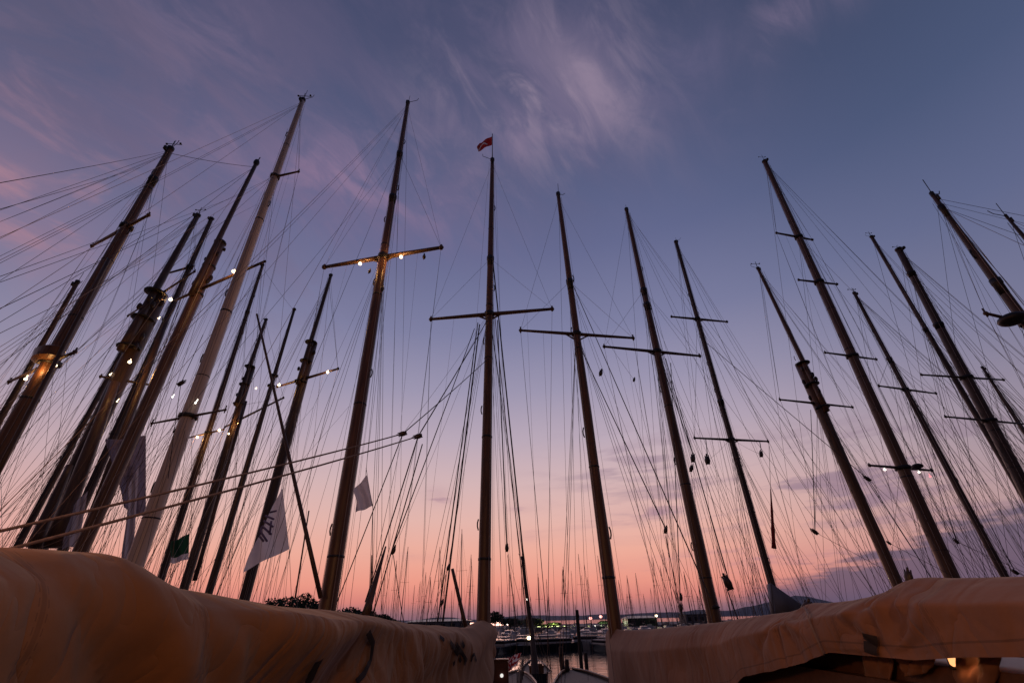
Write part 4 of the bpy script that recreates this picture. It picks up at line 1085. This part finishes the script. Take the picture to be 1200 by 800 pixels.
# ------------------------------------------------------------------ sky
w = bpy.data.worlds.new('World'); scene.world = w; w.use_nodes = True
nt = w.node_tree; nt.nodes.clear(); N_ = nt.nodes.new; Lk = nt.links.new
def math_(op, a, b=None, c=None, clamp=False):
    n = N_('ShaderNodeMath'); n.operation = op; n.use_clamp = clamp
    for i, v in enumerate((a, b, c)):
        if v is None: continue
        if isinstance(v, (int, float)): n.inputs[i].default_value = v
        else: Lk(v, n.inputs[i])
    return n.outputs[0]
def smooth(v, a, b):
    n = N_('ShaderNodeMapRange'); n.interpolation_type = 'SMOOTHSTEP'
    Lk(v, n.inputs['Value'])
    for k, x in (('From Min', a), ('From Max', b)): n.inputs[k].default_value = x
    return n.outputs['Result']
tc = N_('ShaderNodeTexCoord'); sx = N_('ShaderNodeSeparateXYZ'); Lk(tc.outputs['Generated'], sx.inputs[0])
X, Y_, Z = sx.outputs
el = math_('MULTIPLY', math_('ARCSINE', Z), 180 / math.pi)
az = math_('MULTIPLY', math_('ARCTAN2', X, Y_), 180 / math.pi)
def ramp(stops):
    f = math_('DIVIDE', math_('ADD', el, 2), 92, clamp=True)
    n = N_('ShaderNodeValToRGB'); cr = n.color_ramp
    while len(cr.elements) < len(stops): cr.elements.new(.5)
    for e, (a, c) in zip(cr.elements, stops):
        e.position = (a + 2) / 92; e.color = (*lin(c), 1)
    Lk(f, n.inputs['Fac']); return n.outputs['Color']
front = ramp([(-2, (118, 90, 112)), (.2, (128, 98, 114)), (1.0, (158, 110, 118)), (2.0, (212, 129, 122)), (3.6, (233, 150, 134)), (6.5, (235, 169, 152)), (10, (226, 179, 170)), (14, (211, 179, 180)), (19, (186, 168, 183)), (25, (156, 149, 175)), (32, (126, 127, 161)), (42, (99, 105, 143)), (52, (80, 89, 124)), (62, (66, 75, 107)), (75, (57, 65, 95)), (90, (50, 56, 85))])
sidec = ramp([(-2, (92, 78, 102)), (.2, (98, 82, 108)), (3.6, (156, 124, 134)), (8, (164, 142, 150)), (14, (146, 136, 154)), (22, (117, 118, 148)), (32, (94, 102, 137)), (42, (74, 86, 119)), (55, (60, 71, 101)), (70, (51, 60, 88)), (90, (50, 56, 85))])
backc = ramp([(-2, (40, 34, 40)), (6, (60, 48, 52)), (20, (58, 56, 76)), (50, (54, 58, 88)), (90, (56, 60, 95))])
aoff = math_('ABSOLUTE', math_('ADD', az, 6))
def mix(f, a, b):
    n = N_('ShaderNodeMix'); n.data_type = 'RGBA'
    Lk(f, n.inputs[0]) if not isinstance(f, float) else setattr(n.inputs[0], 'default_value', f)
    for i, v in ((6, a), (7, b)):
        if isinstance(v, tuple): n.inputs[i].default_value = (*lin(v), 1)
        else: Lk(v, n.inputs[i])
    return n.outputs[2]
sidel = ramp([(-2, (110, 88, 108)), (.2, (120, 94, 112)), (3.6, (214, 142, 132)), (8, (206, 160, 160)), (14, (176, 152, 166)), (22, (124, 124, 154)), (32, (94, 104, 141)), (42, (72, 87, 122)), (55, (58, 71, 104)), (70, (50, 60, 90)), (90, (48, 56, 86))])
c = mix(smooth(aoff, 22, 66), front, mix(smooth(az, -20, 10), sidel, sidec))
c = mix(smooth(aoff, 72, 120), c, backc)
# clouds: a high thin layer (projected on a plane overhead) and low streaks (azimuth / elevation)
zc = math_('MAXIMUM', Z, .06)
hx, hy = math_('DIVIDE', X, zc), math_('DIVIDE', Y_, zc)
def comb(a, b, cc=0.0):
    n = N_('ShaderNodeCombineXYZ')
    for i, v in enumerate((a, b, cc)):
        if isinstance(v, (int, float)): n.inputs[i].default_value = v
        else: Lk(v, n.inputs[i])
    return n.outputs[0]
def noise_(vec, scale, detail=6, rough=.55, dist=0.0):
    n = N_('ShaderNodeTexNoise'); Lk(vec, n.inputs['Vector'])
    n.inputs['Scale'].default_value = scale; n.inputs['Detail'].default_value = detail
    n.inputs['Roughness'].default_value = rough; n.inputs['Distortion'].default_value = dist
    return n.outputs['Fac']
def blob(px, py, rx, ry, rot=0.0):
    """soft patch of sky in the direction seen at px,py; rx, ry in degrees"""
    d = ray(px, py).normalized(); r = Vector((d.y, -d.x, 0)).normalized(); u = r.cross(d)
    r, u = r * math.cos(rot) + u * math.sin(rot), u * math.cos(rot) - r * math.sin(rot)
    def dot(v):
        n = N_('ShaderNodeVectorMath'); n.operation = 'DOT_PRODUCT'; Lk(tc.outputs['Generated'], n.inputs[0]); n.inputs[1].default_value = v
        return n.outputs['Value']
    a = math_('DIVIDE', dot(r), math.sin(R(rx))); b = math_('DIVIDE', dot(u), math.sin(R(ry)))
    s2 = math_('ADD', math_('MULTIPLY', a, a), math_('MULTIPLY', b, b))
    g = math_('EXPONENT', math_('MULTIPLY', s2, -1))
    return math_('MULTIPLY', g, math_('GREATER_THAN', dot(d), 0))
def tangent(px, py, rot):
    d = ray(px, py).normalized(); r = Vector((d.y, -d.x, 0)).normalized(); u = r.cross(d)
    r, u = r * math.cos(rot) + u * math.sin(rot), u * math.cos(rot) - r * math.sin(rot)
    o = []
    for v in (r, u):
        n = N_('ShaderNodeVectorMath'); n.operation = 'DOT_PRODUCT'; Lk(tc.outputs['Generated'], n.inputs[0]); n.inputs[1].default_value = v
        o.append(n.outputs['Value'])
    return o
ta, tb_ = tangent(600, 150, R(-52))
nz1 = noise_(comb(math_('MULTIPLY', ta, 3.2), math_('MULTIPLY', tb_, 5.5), .4), 1.5, 10, .62, .6)
nz2 = noise_(comb(math_('MULTIPLY', ta, 3.4), math_('MULTIPLY', tb_, 7.0), 4.4), 2.0, 12, .6, .75)
nz3 = noise_(comb(math_('MULTIPLY', ta, 2.6), math_('MULTIPLY', tb_, 16.0), 8.1), 2.2, 10, .62, .8)
wisp = math_('MULTIPLY', smooth(nz2, .44, .66), math_('ADD', .45, math_('MULTIPLY', smooth(nz3, .38, .62), .55)))
soft = smooth(nz1, .36, .66)
def add_cloud(c, px, py, rx, ry, rot, tex, amt, colr, base=0.0):
    f = math_('MULTIPLY', blob(px, py, rx, ry, R(rot)), math_('ADD', math_('MULTIPLY', tex, 1 - base), base))
    return mix(math_('MULTIPLY', f, amt, clamp=True), c, colr)
c = add_cloud(c, 480, 70, 24, 14, 0, soft, .42, (92, 85, 116), .35)
c = add_cloud(c, 620, 110, 15, 9, 0, soft, .62, (116, 106, 136), .3)
c = add_cloud(c, 640, 110, 12, 8, 0, wisp, .62, (152, 135, 156), .05)
c = add_cloud(c, 700, 110, 2.0, 8, 34, soft, .6, (152, 134, 156), .25)
c = add_cloud(c, 600, 165, 7, 3, 8, soft, .5, (134, 118, 146), .3)
c = add_cloud(c, 800, 70, 5, 5, 0, soft, .45, (106, 100, 132), .3)
c = add_cloud(c, 940, 5, 7, 2.5, -10, wisp, .75, (120, 108, 136), .2)
c = add_cloud(c, 250, 130, 20, 9, -48, soft, .62, (114, 101, 130), .25)
c = add_cloud(c, 250, 140, 18, 8, -48, wisp, .6, (126, 110, 138), .1)
c = add_cloud(c, 350, 215, 18, 5, 8, soft, .65, (126, 108, 142), .3)
c = add_cloud(c, 430, 215, 13, 4.5, 5, wisp, .8, (142, 118, 148), .1)
c = add_cloud(c, 50, 50, 16, 12, 0, soft, .5, (98, 89, 112), .4)
c = add_cloud(c, 35, 225, 10, 5.5, -30, wisp, 1.0, (176, 132, 146), .2)
c = add_cloud(c, 20, 250, 7, 3, -28, soft, .5, (150, 118, 140), .25)
c = add_cloud(c, 60, 180, 8, 2.5, -28, wisp, .6, (134, 112, 138), .1)
# low streaks
lp = comb(math_('MULTIPLY', az, .055), math_('MULTIPLY', el, .34), 1.7)
nl = noise_(lp, 1.7, 7, .55, .35); streak = smooth(nl, .46, .68)
nl2 = noise_(lp, 3.4, 6, .55, .2); streak2 = smooth(nl2, .5, .66)
for (px, py, rx, ry, amt) in ((730, 545, 8, 3.2, .75), (800, 560, 9, 3, .7), (1010, 540, 14, 4.2, .8), (1080, 575, 12, 3.2, .8), (940, 590, 12, 2.5, .7), (800, 600, 12, 2, .55)):
    c = add_cloud(c, px, py, rx, ry, 0, streak, amt * .62, (134, 110, 134))
for (px, py, rx, ry, amt) in ((514, 579, 1.6, 1.0, .8), (480, 652, 4, .5, .4), (620, 628, 1.5, .5, .5), (610, 596, 1.2, .4, .35), (860, 655, 9, 1.1, .5), (760, 600, 7, 1, .5)):
    c = add_cloud(c, px, py, rx, ry, 0, streak2, amt, (150, 112, 138), .25)
# the blue-grey cloud bank low on the right
edge = math_('ADD', math_('ADD', math_('MULTIPLY', math_('SUBTRACT', az, 28), .25), 3.3), math_('MULTIPLY', math_('SUBTRACT', nl2, .5), 5.0))
edge = math_('MINIMUM', edge, 8.5)
bank = math_('MULTIPLY', smooth(math_('SUBTRACT', edge, el), -.3, 1.3), smooth(az, 18, 27))
bank = math_('MULTIPLY', bank, math_('SUBTRACT', 1.0, smooth(az, 95, 120)))
c = mix(math_('MULTIPLY', bank, .88), c, (92, 82, 108))
bg = N_('ShaderNodeBackground'); Lk(c, bg.inputs['Color']); bg.inputs['Strength'].default_value = 1.0
sky = N_('ShaderNodeTexSky'); sky.sky_type = 'NISHITA'; sky.sun_disc = False
sky.sun_elevation = R(-2.0); sky.sun_rotation = R(-4)
bg2 = N_('ShaderNodeBackground'); Lk(sky.outputs[0], bg2.inputs['Color']); bg2.inputs['Strength'].default_value = .03
ad = N_('ShaderNodeAddShader'); Lk(bg.outputs[0], ad.inputs[0]); Lk(bg2.outputs[0], ad.inputs[1])
wo = N_('ShaderNodeOutputWorld'); Lk(ad.outputs[0], wo.inputs['Surface'])

# weak afterglow from where the sun went down, beyond the marina
sl = bpy.data.lights.new('sun', 'SUN'); sl.energy = .12; sl.angle = R(12); sl.color = (1, .55, .42)
so = bpy.data.objects.new('sun', sl); col.objects.link(so)
sd = Vector((math.sin(R(-4)) * math.cos(R(2)), math.cos(R(-4)) * math.cos(R(2)), math.sin(R(2))))
so.rotation_euler = (-sd).to_track_quat('-Z', 'Y').to_euler()
# assumed lamps behind the viewer: unseen warm point lights added to light the covers
lamp_light(Vector((-5.0, -.6, 4.9)), 300, (1, .44, .15), .2, 'assumed_quay_light')
lamp_light(Vector((1.1, -3.6, 5.6)), 290, (1, .46, .17), .2, 'assumed_quay_light')

vs = scene.view_settings
vs.view_transform = 'Standard'; vs.look = 'None'; vs.exposure = 0; vs.gamma = 1; vs.use_curve_mapping = False
